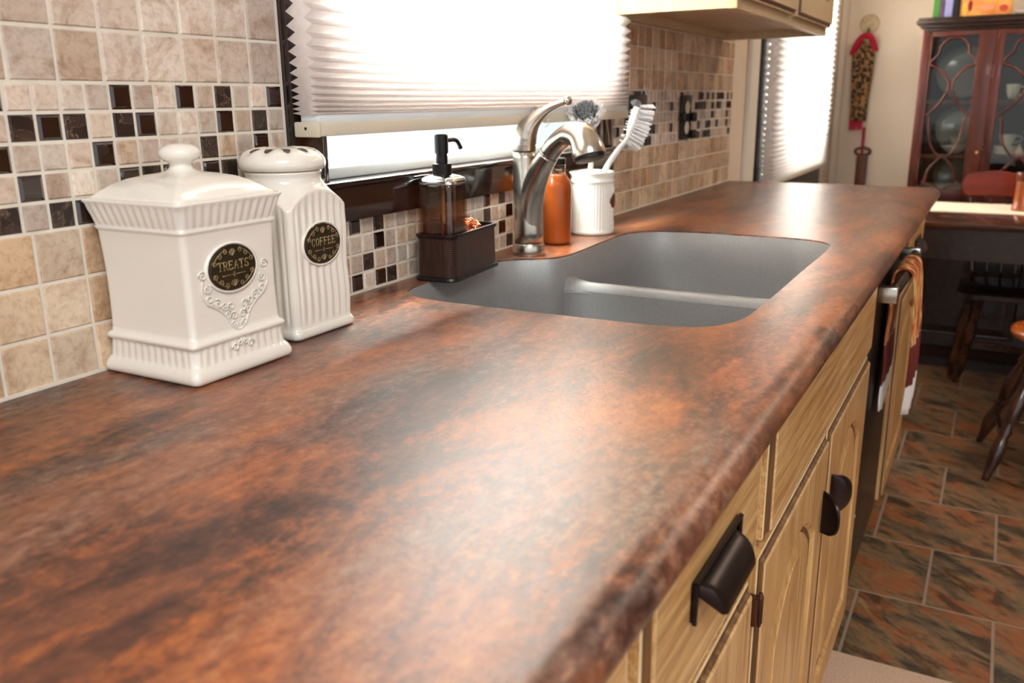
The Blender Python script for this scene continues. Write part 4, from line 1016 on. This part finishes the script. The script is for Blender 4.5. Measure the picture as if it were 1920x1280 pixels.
def dish_brush():
    base = Vector((1.612, -.078, ZC + .015)); t = thing('dish_brush', 'long white handled dish brush with white bristles leaning right out of the crock', 'brush', None, tuple(base))
    P = [Vector(p) for p in ((1.606, -.062, ZC + .012), (1.628, -.076, ZC + .075), (1.640, -.086, ZC + .125), (1.662, -.103, ZC + .162), (1.678, -.112, ZC + .180), (1.690, -.118, ZC + .200), (1.697, -.122, ZC + .222), (1.703, -.126, ZC + .243))]
    path = spline([p - base for p in P], 6); n = len(path); rad = []
    for k in range(n): u_ = k / (n - 1); rad.append(.0045 + .0030 * math.sin(PI * min(1, u_ * 1.6)) if u_ < .62 else .0055 + .0075 * min(1, (u_ - .62) / .12) - .003 * max(0, (u_ - .9) / .1))
    h = MB(); h.tube(path, rad, 12, 0, False, .75); h.build('handle', M_brush, t, smooth=True)
    random.seed(5); b = MB(); g = MB()
    ax = (P[7] - P[4]).normalized(); out = Vector((.55, -.45, .10)).normalized(); out = (out - ax * out.dot(ax)).normalized(); sd = ax.cross(out)
    for i in range(11):
        for j in range(-3, 4):
            u_ = i / 10; p = P[4] + ax * (.000 + .072 * u_ + random.uniform(-.003, .003)) + sd * j * .0030 - base
            for q in range(7):
                dr = (out + ax * (.55 * (u_ - .35) + random.uniform(-.08, .08)) + sd * (j * .06 + random.uniform(-.07, .07))).normalized()
                ln = .031 + .004 * math.sin(PI * u_) + random.uniform(-.0015, .0015); b.tube([p + out * .003, p + dr * ln], [.0012, .0009], 4)
            if abs(j) == 3:
                for q in range(2):
                    dr = (-out * .5 + sd * (1 if j > 0 else -1) + ax * random.uniform(-.2, .2)).normalized(); b.tube([p, p + dr * .010], [.0011, .0006], 4)
    b.build('bristles', M_brist, t)
    for k in range(150):
        a = random.uniform(0, 2 * PI); c_ = random.uniform(0, 1) ; dr = (ax * (.35 + c_) + (-out * math.cos(a) * .9 + sd * math.sin(a)) * .8).normalized(); g.tube([P[7] - ax * .002 - base - out * .006, P[7] - base - out * .006 + dr * .014], [.0012, .0008], 4)
    o = g.build('scrub_tuft', M_gbrist, t); tag(o, 'grey bristle tuft at the tip')
dish_brush()
def round_brush():
    base = Vector((1.595, -.055, ZC + .012)); t = thing('dish_brush', 'dish brush with grey and white round head behind the faucet spout', 'brush', None, tuple(base))
    P = [Vector(p) for p in ((1.600, -.052, ZC + .012), (1.600, -.062, ZC + .08), (1.598, -.072, ZC + .13), (1.580, -.080, ZC + .175), (1.560, -.085, ZC + .205), (1.542, -.088, ZC + .222))]
    path = spline([p - base for p in P], 6); h = MB(); h.tube(path, [.0055 + .002 * math.sin(k / 5) for k in range(len(path))], 12, 0, False, .7)
    ax = (P[5] - P[4]).normalized(); c = P[5] - base
    # head plate
    out = Vector((-.60, -.15, .70)).normalized(); u_ = out.orthogonal().normalized(); v = out.cross(u_)
    hd = [[c + out * zz + (u_ * math.cos(2 * PI * k / 24) + v * math.sin(2 * PI * k / 24)) * r for k in range(24)] for r, zz in ((.014, -.006), (.024, -.003), (.026, .002), (.024, .004))]
    h.loft(hd); h.build('handle', M_brush, t, smooth=True)
    random.seed(8); w_, g = MB(), MB()
    for k in range(620):
        r = .024 * math.sqrt(random.random()); a = random.uniform(0, 2 * PI); off = u_ * math.cos(a) * r + v * math.sin(a) * r
        dr = (out + off * 22 + Vector([random.uniform(-.12, .12) for _ in range(3)])).normalized(); (g if r < .016 else w_).tube([c + off + out * .003, c + off + out * .003 + dr * (.026 if r < .016 else .024)], [.0013, .0009], 4)
    w_.build('bristles', M_brist, t); o = g.build('centre_bristles', M_gbrist, t); tag(o, 'grey bristles in the middle of the head')
round_brush()

# ------------------------------------------------------------------ dining corner
# floor mat / carpet edge in front of the cabinets
mt = MB(); mt.box(.35, 1.790, -.565, -1.7, .0005, .010, bev=.003)
o = mt.build('floor_mat', mat('beige_carpet', (206, 178, 154), .95, noise=220, col2=(188, 160, 138), bump=.5, bscale=400)); tag(o, 'plain beige floor mat lying in front of the base cabinets', 'mat')

# table
def table():
    t = thing('dining_table', 'dark walnut dining table with a light runner beyond the counter end', 'table', None, (3.79, -1.35, 0)); T = Matrix.Translation((-3.79, 1.35, 0))
    x0, x1, y0, y1 = 3.375, 4.08, -2.2, -.42
    MB().box(x0, x1, y0, y1, .728, .750, bev=.006).xf(T).build('tabletop', M_walnuttop, t, auto=30)
    a = MB(); a.box(x0 + .05, x0 + .07, y0 + .06, y1 - .05, .615, .728); a.box(x1 - .07, x1 - .05, y0 + .06, y1 - .05, .615, .728); a.box(x0 + .05, x1 - .05, y1 - .07, y1 - .05, .615, .728); a.box(x0 + .05, x1 - .05, y0 + .06, y0 + .08, .615, .728)
    a.xf(T).build('apron', M_darkwood, t)
    for x in (x0 + .075, x1 - .075):
        for y in (y0 + .08, y1 - .075):
            l = MB(); l.lathe([(.022, 0), (.026, .02), (.018, .06), (.030, .18), (.024, .3), (.034, .44), (.026, .54), (.036, .58), (.036, .7275)], (x, y), 20); l.xf(T).build('leg', M_darkwood, t, smooth=True)
M_walnuttop = mat('polished_walnut', (58, 30, 20), .16, noise=6, col2=(84, 46, 30), stretch=(6, .8, 6), coat=.6)
table()
M_runner = mat('cream_linen', (240, 228, 206), .75, noise=300, col2=(228, 214, 190), bump=.15, bscale=700)
r = MB(); r.box(3.70, 4.03, -2.1, -.46, .7503, .7525, bev=.0008); o = r.build('table_runner', M_runner, None, auto=30); tag(o, 'cream table runner along the dark dining table', 'table runner')
r = thing('wooden_canister', 'copper brown wooden canister on the cream table runner at the right edge', 'canister', None, (3.83, -.868, .7528))
b = MB(); b.lathe([(.036, 0), (.0385, .003), (.0385, .010), (.0355, .014), (.0330, .060), (.0325, .108), (.0335, .110)], n=36); b.build('body', mat('copper_brown_wood', (176, 98, 54), .25, noise=6, col2=(126, 62, 34), stretch=(8, 8, 1), coat=.5), r, auto=40)
b = MB(); b.lathe([(.0355, .1105), (.0365, .112), (.0365, .138), (.0350, .1415), (.001, .1418)], n=36); b.build('lid', mat('reddish_turned_wood', (120, 56, 36), .25, noise=6, col2=(90, 40, 26), coat=.5), r, auto=40)

# windsor chairs and stool
def turned_leg(p0, p1, r, parent, name='leg'):
    p0, p1 = Vector(p0), Vector(p1); n = 28; pts = [p0 + (p1 - p0) * k / n for k in range(n + 1)]
    prof = [.55, .6, .7, .85, 1, 1.1, 1.15, 1.1, .95, .72, 1.0, .70, .9, 1.05, 1.15, 1.2, 1.2, 1.12, 1.0, .85, .68, .98, .66, .8, .8, .78, .75, .72, .7]
    mb = MB(); mb.tube(pts, [r * q for q in prof], 14); return mb.build(name, M_turned, parent, smooth=True)
def bar(p0, p1, r, parent, name):
    p0, p1 = Vector(p0), Vector(p1); n = 10; mb = MB(); mb.tube([p0 + (p1 - p0) * k / n for k in range(n + 1)], [r * (.6 + .5 * math.sin(PI * k / n)) for k in range(n + 1)], 10); return mb.build(name, M_turned, parent, smooth=True)
M_seat = mat('honey_wood_seat', (196, 104, 44), .25, noise=5, col2=(162, 78, 32), stretch=(1, 7, 1), coat=.6)
def stool():
    C_ = Vector((3.15, -1.040, 0)); t = thing('stool', 'round honey coloured wooden stool with dark turned legs at the right edge', 'stool', None, tuple(C_))
    s = MB(); s.lathe([(.150, .432), (.170, .437), (.176, .448), (.174, .458), (.160, .464), (.12, .462), (.001, .458)], n=48); s.build('seat', M_seat, t, smooth=True)
    ft = [(.160, .215), (-.20, .19), (-.19, -.19), (.20, -.19)]
    tp = [(.08, .085), (-.08, .08), (-.08, -.08), (.08, -.08)]
    for (a, b), (c, d_) in zip(ft, tp): turned_leg((a, b, 0), (c, d_, .434), .020, t)
    for (i, j, z) in ((0, 1, .13), (2, 3, .13), (1, 2, .19), (3, 0, .16)):
        k = z / .434; P = [Vector((ft[q][0] + (tp[q][0] - ft[q][0]) * k, ft[q][1] + (tp[q][1] - ft[q][1]) * k, z)) for q in (i, j)]; bar(P[0], P[1], .010, t, 'stretcher')
stool()
def chair():
    C_ = Vector((3.93, -.88, 0)); t = thing('dining_chair', 'dark wooden spindle chair pushed in behind the table, facing the camera', 'chair', None, tuple(C_))
    s = MB(); s.loft([[(x, y, z) for x, y in rrect(a, b_, .06, 6, 2)] for a, b_, z in ((.17, .18, .415), (.185, .195, .420), (.185, .195, .438), (.175, .185, .445))]); s.xf(Matrix.Translation((-.03, 0, 0))); s.build('seat', M_darkwood, t, smooth=False, auto=40)
    ft = [(.075, .165), (-.09, -.20), (.17, .19), (.17, -.20)]; tp = [(-.06, .105), (-.13, -.13), (.11, .14), (.11, -.14)]
    for (a, b), (c, d_) in zip(ft, tp): turned_leg((a, b, 0), (c, d_, .417), .019, t)
    for (i, j, z) in ((0, 2, .14), (1, 3, .14), (0, 1, .20)):
        k = z / .417; P = [Vector((ft[q][0] + (tp[q][0] - ft[q][0]) * k, ft[q][1] + (tp[q][1] - ft[q][1]) * k, z)) for q in (i, j)]; bar(P[0], P[1], .010, t, 'stretcher')
    for y in (-.165, .165): bar((.13, y * .92, .44), (.175, y * 1.22, .80), .013, t, 'back_post')
    for k in range(5): bar((.135, -.10 + .05 * k, .44), (.172, -.125 + .0625 * k, .80), .007, t, 'spindle')
    # crest rail with a scooped top edge
    n = 32; F, Bk = [], []
    mb = MB(); rings = []
    for k in range(n + 1):
        u_ = -1 + 2 * k / n; y = u_ * .232; zt = .872 - .010 * math.cos(u_ * 3.1 * 2) * (1 - abs(u_)) ; e = (1 - max(0, (abs(u_) - .86) / .14) ** 2); e = max(e, 0) ** .5
        hh = .046 * (.25 + .75 * e); zc = (zt + .780) / 2; x = .165 + .02 * u_ * u_ * -1
        rings.append([(x - .010, y, zc - hh), (x - .012, y, zc), (x - .008, y, zc + hh - .012 * math.cos(u_ * 6.2) * .4), (x + .008, y, zc + hh - .012 * math.cos(u_ * 6.2) * .4), (x + .012, y, zc), (x + .010, y, zc - hh)])
    mb.loft(rings); mb.build('crest_rail', M_redwood, t, auto=50)
M_redwood = mat('polished_cherry', (92, 26, 12), .3, spec=.2, noise=5, col2=(120, 40, 18), stretch=(4, 1, 4), coat=.2)
chair()

# china cabinet
XF = 4.31
def china():
    t = thing('china_cabinet', 'dark mahogany china cabinet with curved fretwork glass doors by the back wall', 'china cabinet', None, (4.52, -.98, 0)); T = Matrix.Translation((-4.52, .98, 0))
    yL, yR = -.420, -1.54; x1 = 4.80
    base = MB(); base.box(XF - .12, x1, yR - .02, yL + .02, .05, .70, bev=.004); base.box(XF - .09, x1, yR, yL, 0, .05)
    base.box(XF - .14, x1, yR - .03, yL + .03, .70, .725, bev=.006); base.xf(T).build('base', M_darkwood, t, auto=30)
    lb = MB(); lb.box(XF - .1245, XF - .1205, -.648, -.590, .236, .262, bev=.0008); lb.xf(T).build('label_plate', mat('silver_plate', (190, 190, 188), .35, metal=.4, noise=8, col2=(170, 170, 170)), t, auto=30)
    for k in range(2):
        y0 = yL - .03 - k * .55
        q = front_mesh(-(y0), -(y0 - .52), .10, .66, 0, -.016, inset=.06); q.xf(T @ Matrix.Translation((XF - .121, 0, 0)) @ Matrix(((0, 1, 0, 0), (-1, 0, 0, 0), (0, 0, 1, 0), (0, 0, 0, 1)))); q.build('base_door', [M_darkwood, M_darkwood, M_darkwood], t, auto=25)
    c = MB(); c.box(XF + .02, x1, yL - .018, yL, .725, 1.44); c.box(XF + .02, x1, yR, yR + .018, .725, 1.44); c.box(x1 - .01, x1, yR, yL, .725, 1.44); c.box(XF + .02, x1, yR, yL, 1.425, 1.44)
    c.box(XF + .0, XF + .02, yL - .030, yL, .725, 1.44, bev=.003); c.xf(T).build('case', M_mahog, t, auto=30)
    s = MB()
    for z in (1.155, .925): s.box(XF + .03, x1 - .012, yR + .02, yL - .02, z - .016, z)
    s.xf(T).build('shelf', M_mahog, t)
    co = MB()
    for (dx, z0, z1) in ((.0, 1.440, 1.452), (.014, 1.452, 1.466), (.030, 1.466, 1.482), (.024, 1.482, 1.492)): co.box(XF - dx, x1, yR - dx, yL + dx, z0, z1, bev=.004)
    co.xf(T).build('cornice', M_darkwood, t, auto=30)
    # doors
    yd = [(yL - .032, -.700), (-.702, -.980), (-.982, -1.26), (-1.262, yR)]
    for k, (a, b) in enumerate(yd):
        z0, z1 = .728, 1.438; fw = .034 if k == 0 else .032; d = MB(); xa, xb = XF - .002, XF + .018
        l_in = a - (.008 if k == 0 else fw); r_in = b + fw + (.030 if k == 0 else 0)
        d.box(xa, xb, l_in, a, z0, z1, bev=.002); d.box(xa, xb, b, r_in, z0, z1, bev=.002); d.box(xa, xb, r_in, l_in, 1.415, z1, bev=.002); d.box(xa, xb, r_in, l_in, z0, z0 + .05, bev=.002)
        dd = d.xf(T).build('door', M_mahog, t, auto=30)
        g = MB(); g.box(XF + .008, XF + .010, r_in, l_in, z0 + .05, 1.415); g.xf(T).build('glass_pane', M_cabglass, dd)
        f = MB(); yc = (l_in + r_in) / 2; hw = (l_in - r_in) / 2; X = XF + .003
        def P_(u_, z): return (X, yc - u_ * hw, z)
        for sx in (-1, 1):
            c1 = [(0, 1.410), (.30, 1.405), (.62, 1.375), (.66, 1.345), (.95, 1.318), (.95, 1.30), (.60, 1.285), (.22, 1.250), (.08, 1.215), (.22, 1.170), (.55, 1.125), (.96, 1.090)]
            f.tube(spline([P_(sx * u_, z) for u_, z in c1], 5), .0052, 6)
            c2 = [(.96, 1.29), (.50, 1.262), (.14, 1.215)]
            c3 = [(.80, 1.085), (.72, 1.02), (.62, .975), (.32, .930), (0, .915), ]
            f.tube(spline([P_(sx * u_, z) for u_, z in c3], 5), .0052, 6)
            c4 = [(.10, .915), (.42, .880), (.62, .850), (.66, .815), (.84, .805)]
            f.tube(spline([P_(sx * u_, z) for u_, z in c4], 5), .0052, 6)
            c5 = [(.84, .805), (.50, .796), (.20, .780)]; f.tube(spline([P_(sx * u_, z) for u_, z in c5], 4), .0052, 6)
        f.xf(T).build('fretwork', M_mahog, dd, smooth=True)
        if k == 0:
            kn = MB(); kn.lathe([(.003, 0), (.003, .008), (.0075, .012), (.006, .017), (.001, .018)], n=16); kn.xf(T @ Matrix.Translation((XF - .002, b + .018, .938)) @ Matrix.Rotation(-PI / 2, 4, 'Y')); kn.build('knob', mat('brass', (190, 150, 84), .3, metal=1, noise=9, col2=(170, 130, 70)), dd, smooth=True)
china()
# crockery in the cabinet
M_china = mat('white_china', (234, 228, 216), .15, coat=.5, noise=5, col2=(228, 222, 210))
def cup(label, x, y, z, r, h, group='cups in the china cabinet', hdir=0, saucer=False):
    t = thing('teacup', label, 'cup', group, (x, y, z)); b = MB()
    b.lathe([(r * .5, 0), (r * .55, .003), (r * .72, h * .2), (r * .88, h * .5), (r * .96, h * .85), (r, h), (r * .95, h), (r * .9, h * .8), (r * .6, h * .15)], n=28); b.build('bowl', M_china, t, smooth=True)
    hn = MB(); ca, sa = math.cos(hdir), math.sin(hdir); hn.tube(spline([(ca * r * .92, sa * r * .92, h * .8), (ca * (r + .018), sa * (r + .018), h * .82), (ca * (r + .020), sa * (r + .020), h * .45), (ca * r * .8, sa * r * .8, h * .25)], 5), .003, 8); hn.build('handle', M_china, t, smooth=True)
def plate_up(label, x, y, z, r, m=None):
    t = MB(); t.lathe([(r * .35, 0), (r * .6, .002), (r * .72, .006), (r, .014), (r, .017), (r * .7, .009), (.001, .006)], n=48)
    t.xf(Matrix.Rotation(-PI / 2 + .16, 4, 'Y')); t.xf(Matrix.Translation((0, 0, r + .002)))
    o = t.build('display_plate', m or M_china, None, smooth=True); o.location = (x, y, z); tag(o, label, 'plate')
plate_up('large white plate standing on the upper shelf behind the left glass door', 4.62, -.585, 1.157, .115)
plate_up('large white plate standing on the middle shelf behind the left glass door', 4.62, -.590, .927, .100)
plate_up('grey and white plate standing at the cabinet bottom behind the left door', 4.62, -.590, .728, .085, mat('grey_china', (150, 148, 140), .2, noise=5, col2=(170, 166, 158)))
cup('white cup behind the scalloped bowl in the left side of the cabinet', 4.53, -.592, .9255, .036, .070, hdir=PI / 2)
def shell_bowl():
    n = 72; mb = MB(); rings = []
    for r, z in ((.018, 0), (.022, .003), (.036, .014), (.046, .026), (.050, .034), (.047, .034), (.034, .016), (.016, .0055)):
        rings.append([((r * (1 + .10 * (z > .01) * abs(math.cos(4.5 * 2 * PI * k / n)))) * math.cos(2 * PI * k / n), (r * (1 + .10 * (z > .01) * abs(math.cos(4.5 * 2 * PI * k / n)))) * math.sin(2 * PI * k / n) * 1.15, z + (.004 * abs(math.cos(4.5 * 2 * PI * k / n)) if z > .02 else 0)) for k in range(n)])
    mb.loft(rings); o = mb.build('shell_bowl', M_china, None, smooth=True); o.location = (4.45, -.585, .9255); tag(o, 'scalloped white bowl on the middle shelf behind the left door', 'bowl')
shell_bowl()
def creamer(x, y, z, label):
    t = thing('creamer', label, 'jug', None, (x, y, z)); b = MB(); b.lathe([(.014, 0), (.016, .003), (.026, .014), (.028, .024), (.020, .038), (.018, .044), (.015, .044)], n=28); b.build('body', M_china, t, smooth=True)
    h = MB(); h.tube(spline([(0, -.019, .040), (0, -.034, .040), (0, -.036, .024), (0, -.026, .014)], 5), .0025, 8); h.build('handle', M_china, t, smooth=True)
creamer(4.45, -.668, .9255, 'small white creamer on the middle shelf beside the scalloped bowl')
cup('white mug on the middle shelf behind the right glass door', 4.50, -.790, .959, .033, .050, hdir=-PI / 2)
def stack_box():
    mb = MB()
    mb.lathe([(.05, 0), (.052, .002), (.052, .006), (.05, .0065)], n=40); 
    for k in range(1, 5): mb.lathe([(.05, k * .007), (.052, k * .007 + .001), (.052, k * .007 + .005), (.05, k * .007 + .0055)], n=40)
    o = mb.build('saucer_stack', M_china, None, auto=40); o.location = (4.50, -.790, .9255); tag(o, 'stack of white saucers under the white mug', 'saucers')
stack_box()
def teapot(x, y, z):
    t = thing('teapot', 'white coffee pot with curved spout at the right edge of the china cabinet', 'teapot', None, (x, y, z)); b = MB()
    b.lathe([(.030, 0), (.034, .004), (.046, .020), (.050, .040), (.044, .065), (.032, .085), (.028, .098), (.026, .098)], n=32); b.build('body', M_china, t, smooth=True)
    l = MB(); l.lathe([(.027, .0985), (.026, .104), (.012, .112), (.006, .114), (.008, .119), (.001, .123)], n=24); l.build('lid', M_china, t, smooth=True)
    s = MB(); s.tube(spline([(0, .040, .030), (0, .062, .045), (0, .070, .070), (0, .084, .098)], 5), [.012 - .0005 * k for k in range(16)], 10); s.build('spout', M_china, t, smooth=True)
    h = MB(); h.tube(spline([(0, -.03, .085), (0, -.06, .085), (0, -.07, .05), (0, -.045, .025)], 5), .004, 8); h.build('handle', M_china, t, smooth=True)
teapot(4.50, -.935, .9255)
cup('pale cup with floral top on the upper shelf behind the right door', 4.48, -.785, 1.157, .030, .062, hdir=-PI / 2)
cup('second pale cup further right on the upper shelf', 4.48, -.872, 1.157, .028, .055, hdir=-PI / 2)
def bell():
    b = MB(); b.lathe([(.020, 0), (.021, .002), (.016, .014), (.009, .030), (.003, .036), (.006, .042), (.001, .047)], n=24); o = b.build('porcelain_bell', mat('pink_china', (222, 180, 164), .2, noise=6, col2=(234, 206, 190)), None, smooth=True); o.location = (4.42, -.838, .9255); tag(o, 'small pink porcelain bell on the middle shelf behind the right door', 'bell')
bell()
pk = MB(); pk.lathe([(.024, 0), (.026, .003), (.020, .02), (.014, .05), (.022, .075), (.034, .095), (.030, .097), (.012, .06), (.010, .01)], n=10); o = pk.build('pink_vase', mat('pink_glass', (220, 150, 150), .15, noise=8, col2=(236, 190, 186)), None, smooth=True); o.location = (4.60, -.850, 1.157); tag(o, 'fluted pink vase at the back of the upper shelf behind the right door', 'vase')
cb_ = MB(); cb_.lathe([(.034, 0), (.036, .003), (.020, .008), (.006, .014), (.006, .045), (.022, .060), (.040, .085), (.046, .110), (.044, .110), (.036, .085), (.010, .055)], n=20); o = cb_.build('glass_compote', mat('cut_glass', (225, 228, 230), .08, trans=.6, noise=9, col2=(215, 220, 224)), None, auto=60); o.location = (4.62, -.900, .9255); tag(o, 'footed clear glass compote behind the white coffee pot', 'compote')

# things on top of the china cabinet
def book(label, y0, y1, h, col, depth=.15, col2=None, x=4.36):
    t = thing('book', label, 'book', 'books on top of the china cabinet', (x, (y0 + y1) / 2, 1.4925)); hy = abs(y1 - y0) / 2
    c = MB(); c.box(0, depth, -hy, -hy + .003, 0, h); c.box(0, depth, hy - .003, hy, 0, h); c.box(-.002, .003, -hy, hy, 0, h, bev=.001); c.build('cover', mat('cover_' + str(len(bpy.data.materials)), col, .5, noise=9, col2=col2 or tuple(max(0, v - 22) for v in col)), t)
    p = MB(); p.box(.0032, depth - .004, -hy + .0032, hy - .0032, .003, h - .003); p.build('pages', M_runner, t)
book('green book standing at the left end on top of the china cabinet', -.445, -.470, .19, (70, 130, 50))
book('narrow plum book right of the green one on the china cabinet', -.4712, -.488, .20, (96, 66, 98))
book('lavender blue book on top of the china cabinet', -.4895, -.519, .21, (150, 150, 196))
book('black spined book beside the orange picture on the china cabinet', -.5205, -.543, .20, (26, 24, 36))
ob = thing('picture_box', 'orange and yellow patterned box on top of the china cabinet', 'box', None, (4.42, -.645, 1.4925))
b = MB(); b.box(-.05, .05, -.098, .098, 0, .16, bev=.003); b.build('carton', mat('orange_print', (214, 128, 60), .5, noise=14, col2=(236, 176, 90)), ob, auto=30)
random.seed(4)
for k, (y, z, ry, rz, col) in enumerate([(.080, .03, .010, .03, (240, 190, 80)), (.060, .045, .008, .022, (150, 30, 30)), (.066, .085, .014, .014, (232, 90, 60)), (.0, .035, .030, .012, (236, 150, 110)), (-.065, .03, .016, .014, (206, 84, 60)), (.0, .10, .040, .014, (240, 200, 120))]):
    b = MB(); n = 20; b.loft([[(-.0506, y + ry * math.cos(2 * PI * i / n), z + rz * math.sin(2 * PI * i / n)) for i in range(n)], [(-.0512, y + ry * math.cos(2 * PI * i / n), z + rz * math.sin(2 * PI * i / n)) for i in range(n)]]); b.build('printed_patch', mat('print_%d' % k, col, .5, noise=20, col2=tuple(max(0, c - 20) for c in col)), ob)
d = MB(); d.lathe([(.030, 0), (.034, .003), (.050, .012), (.052, .015), (.030, .010), (.001, .008)], n=32); o = d.build('cream_dish', M_china, None, smooth=True); o.location = (4.338 + .04, -.80, 1.4925); tag(o, 'cream dish right of the orange box on the china cabinet', 'dish')
d = MB(); d.lathe([(.040, 0), (.045, .004), (.050, .05), (.036, .11), (.030, .14), (.026, .14)], n=32); o = d.build('brown_vase', mat('taupe_ceramic', (150, 118, 104), .35, noise=9, col2=(170, 140, 126)), None, smooth=True); o.location = (4.52, -.845, 1.4925); tag(o, 'taupe ceramic vase behind the cream dish on the china cabinet', 'vase')
book('yellow book at the right edge on top of the china cabinet', -.892, -.925, .17, (232, 196, 96), x=4.40)

# leopard scarf, medallion and shoehorn strap on the back wall
XW = XB
def medallion():
    t = thing('wall_medallion', 'round cream filigree medallion hook on the back wall above the leopard print cloth', 'wall hook', None, (XW - .002, -.128, 1.518)); R_ = Matrix.Rotation(-PI / 2, 4, 'Y')
    m_ = mat('antique_cream', (212, 192, 156), .5, noise=40, col2=(190, 166, 128)); d = MB(); d.lathe([(.046, 0), (.046, .004), (.040, .006), (.001, .006)], n=40); d.xf(R_); d.build('disc', m_, t, auto=40)
    o = MB()
    for k in range(9):
        a = 2 * PI * k / 9; o.tube([(-.0075, .030 * math.cos(a) + .011 * math.cos(q), .030 * math.sin(a) + .011 * math.sin(q)) for q in [2 * PI * j / 12 for j in range(12)]], .0018, 5, 0, True)
    o.tube([(-.006, .044 * math.cos(2 * PI * j / 40), .044 * math.sin(2 * PI * j / 40)) for j in range(40)], .003, 6, 0, True); o.build('filigree', m_, t, smooth=True)
    h = MB(); h.tube(spline([(-.006, 0, -.020), (-.026, 0, -.030), (-.030, 0, -.044), (-.040, 0, -.036)], 5), .0032, 8); h.build('hook', M_bronze, t, smooth=True)
medallion()
def leopard_mat():
    m = bpy.data.materials.new('leopard_print'); m.use_nodes = True; nt = m.node_tree; b = nt.nodes['Principled BSDF']; v = mapping(nt)
    vo = nt.nodes.new('ShaderNodeTexVoronoi'); vo.inputs['Scale'].default_value = 58; nt.links.new(v, vo.inputs['Vector'])
    nz = noise_node(nt, v, 90, 2); ad = nt.nodes.new('ShaderNodeMath'); ad.operation = 'MULTIPLY_ADD'; nt.links.new(nz, ad.inputs[0]); ad.inputs[1].default_value = .5; nt.links.new(vo.outputs['Distance'], ad.inputs[2])
    c = ramp(nt, ad.outputs[0], [(.34, (120, 78, 44)), (.42, (34, 22, 16)), (.68, (36, 24, 18)), (.74, (140, 100, 60)), (.95, (160, 120, 76))])
    nt.links.new(c, b.inputs['Base Color']); b.inputs['Roughness'].default_value = .8; return m
def scarf():
    t = thing('hanging_cloth', 'leopard print and crimson cloth hanging from the medallion hook on the back wall', 'cloth', None, (XW - .03, -.130, 1.46)); mb = MB(); M_leo = leopard_mat(); M_red = mat('crimson_cloth', (186, 20, 52), .75, noise=30, col2=(160, 16, 44))
    def pleat(y0, y1, ztop0, zt1, zbot, nf, dep, name, m_, xo=0, taper=1):
        b = MB(); nx, nz_ = 50, 22; yc = (y0 + y1) / 2; F_, K_ = [], []
        for side in (0, 1):
            o = len(b.v)
            for i in range(nx + 1):
                u_ = i / nx
                for k in range(nz_ + 1):
                    v_ = k / nz_; zt = ztop0 + (zt1 - ztop0) * abs(2 * u_ - 1) ** 1.2; z = zt + (zbot - zt) * v_; w_ = 1 - (1 - taper) * v_ + .03 * math.sin(v_ * 7)
                    y = yc + ((y0 + (y1 - y0) * u_) - yc) * w_; x = xo - dep * (1 - (2 * u_ - 1) ** 2) - dep * .4 * math.sin(u_ * nf * 2 * PI + v_ * 1.5) * (1 if not side else .5) + (.008 if side else 0)
                    b.v.append((x, y, z))
            for i in range(nx):
                for k in range(nz_): b.f.append([o + i * (nz_ + 1) + k, o + (i + 1) * (nz_ + 1) + k, o + (i + 1) * (nz_ + 1) + k + 1, o + i * (nz_ + 1) + k + 1]); b.m.append(0)
        b.build(name, m_, t, smooth=True)
    pleat(.067, -.038, .0 - .012, -.082, -.405, 2.5, .014, 'leopard_panel', M_leo, 0, .72)
    # crimson lining folded over the top
    r = MB(); 
    for sx, e in ((1, (.068, -.086)), (-1, (-.040, -.072))):
        pts = spline([(-.004, .004, .006), (-.014, e[0] * .42, -.010), (-.012, e[0] * .8, e[1] * .62), (-.004, e[0], e[1])], 8); r.tube(pts, [.013 + .004 * math.sin(k / 8) for k in range(len(pts))], 10, 0, False, .55)
    r.build('crimson_lining', M_red, t, smooth=True)
    pleat(.052, .020, -.398, -.400, -.448, 1, .006, 'crimson_hem', M_red, -.006, .95); pleat(.016, -.010, -.405, -.405, -.446, 1, .006, 'crimson_hem', M_red, -.006, .9)
scarf()
def strap():
    t = thing('wooden_paddle', 'brown wooden paddle hanging by a crimson strap on the back wall', 'paddle', None, (XW - .02, -.152, .90)); Mb_ = mat('brown_leather_wood', (112, 60, 30), .5, noise=10, col2=(92, 46, 22))
    s = MB(); s.box(-.003, .003, -.004, .010, -.01, .125, bev=.001); s.build('strap', mat('crimson_strap', (160, 22, 56), .7, noise=30, col2=(140, 16, 46)), t)
    r = MB(); r.tube([(0, .036 * math.cos(2 * PI * k / 32), .004 + .018 * math.sin(2 * PI * k / 32)) for k in range(32)], .0065, 8, 0, True); r.build('ring', Mb_, t, smooth=True)
    p = MB(); p.box(-.006, .006, -.026, .026, -.34, -.012, bev=.004); p.build('paddle_blade', Mb_, t, auto=30)
strap()
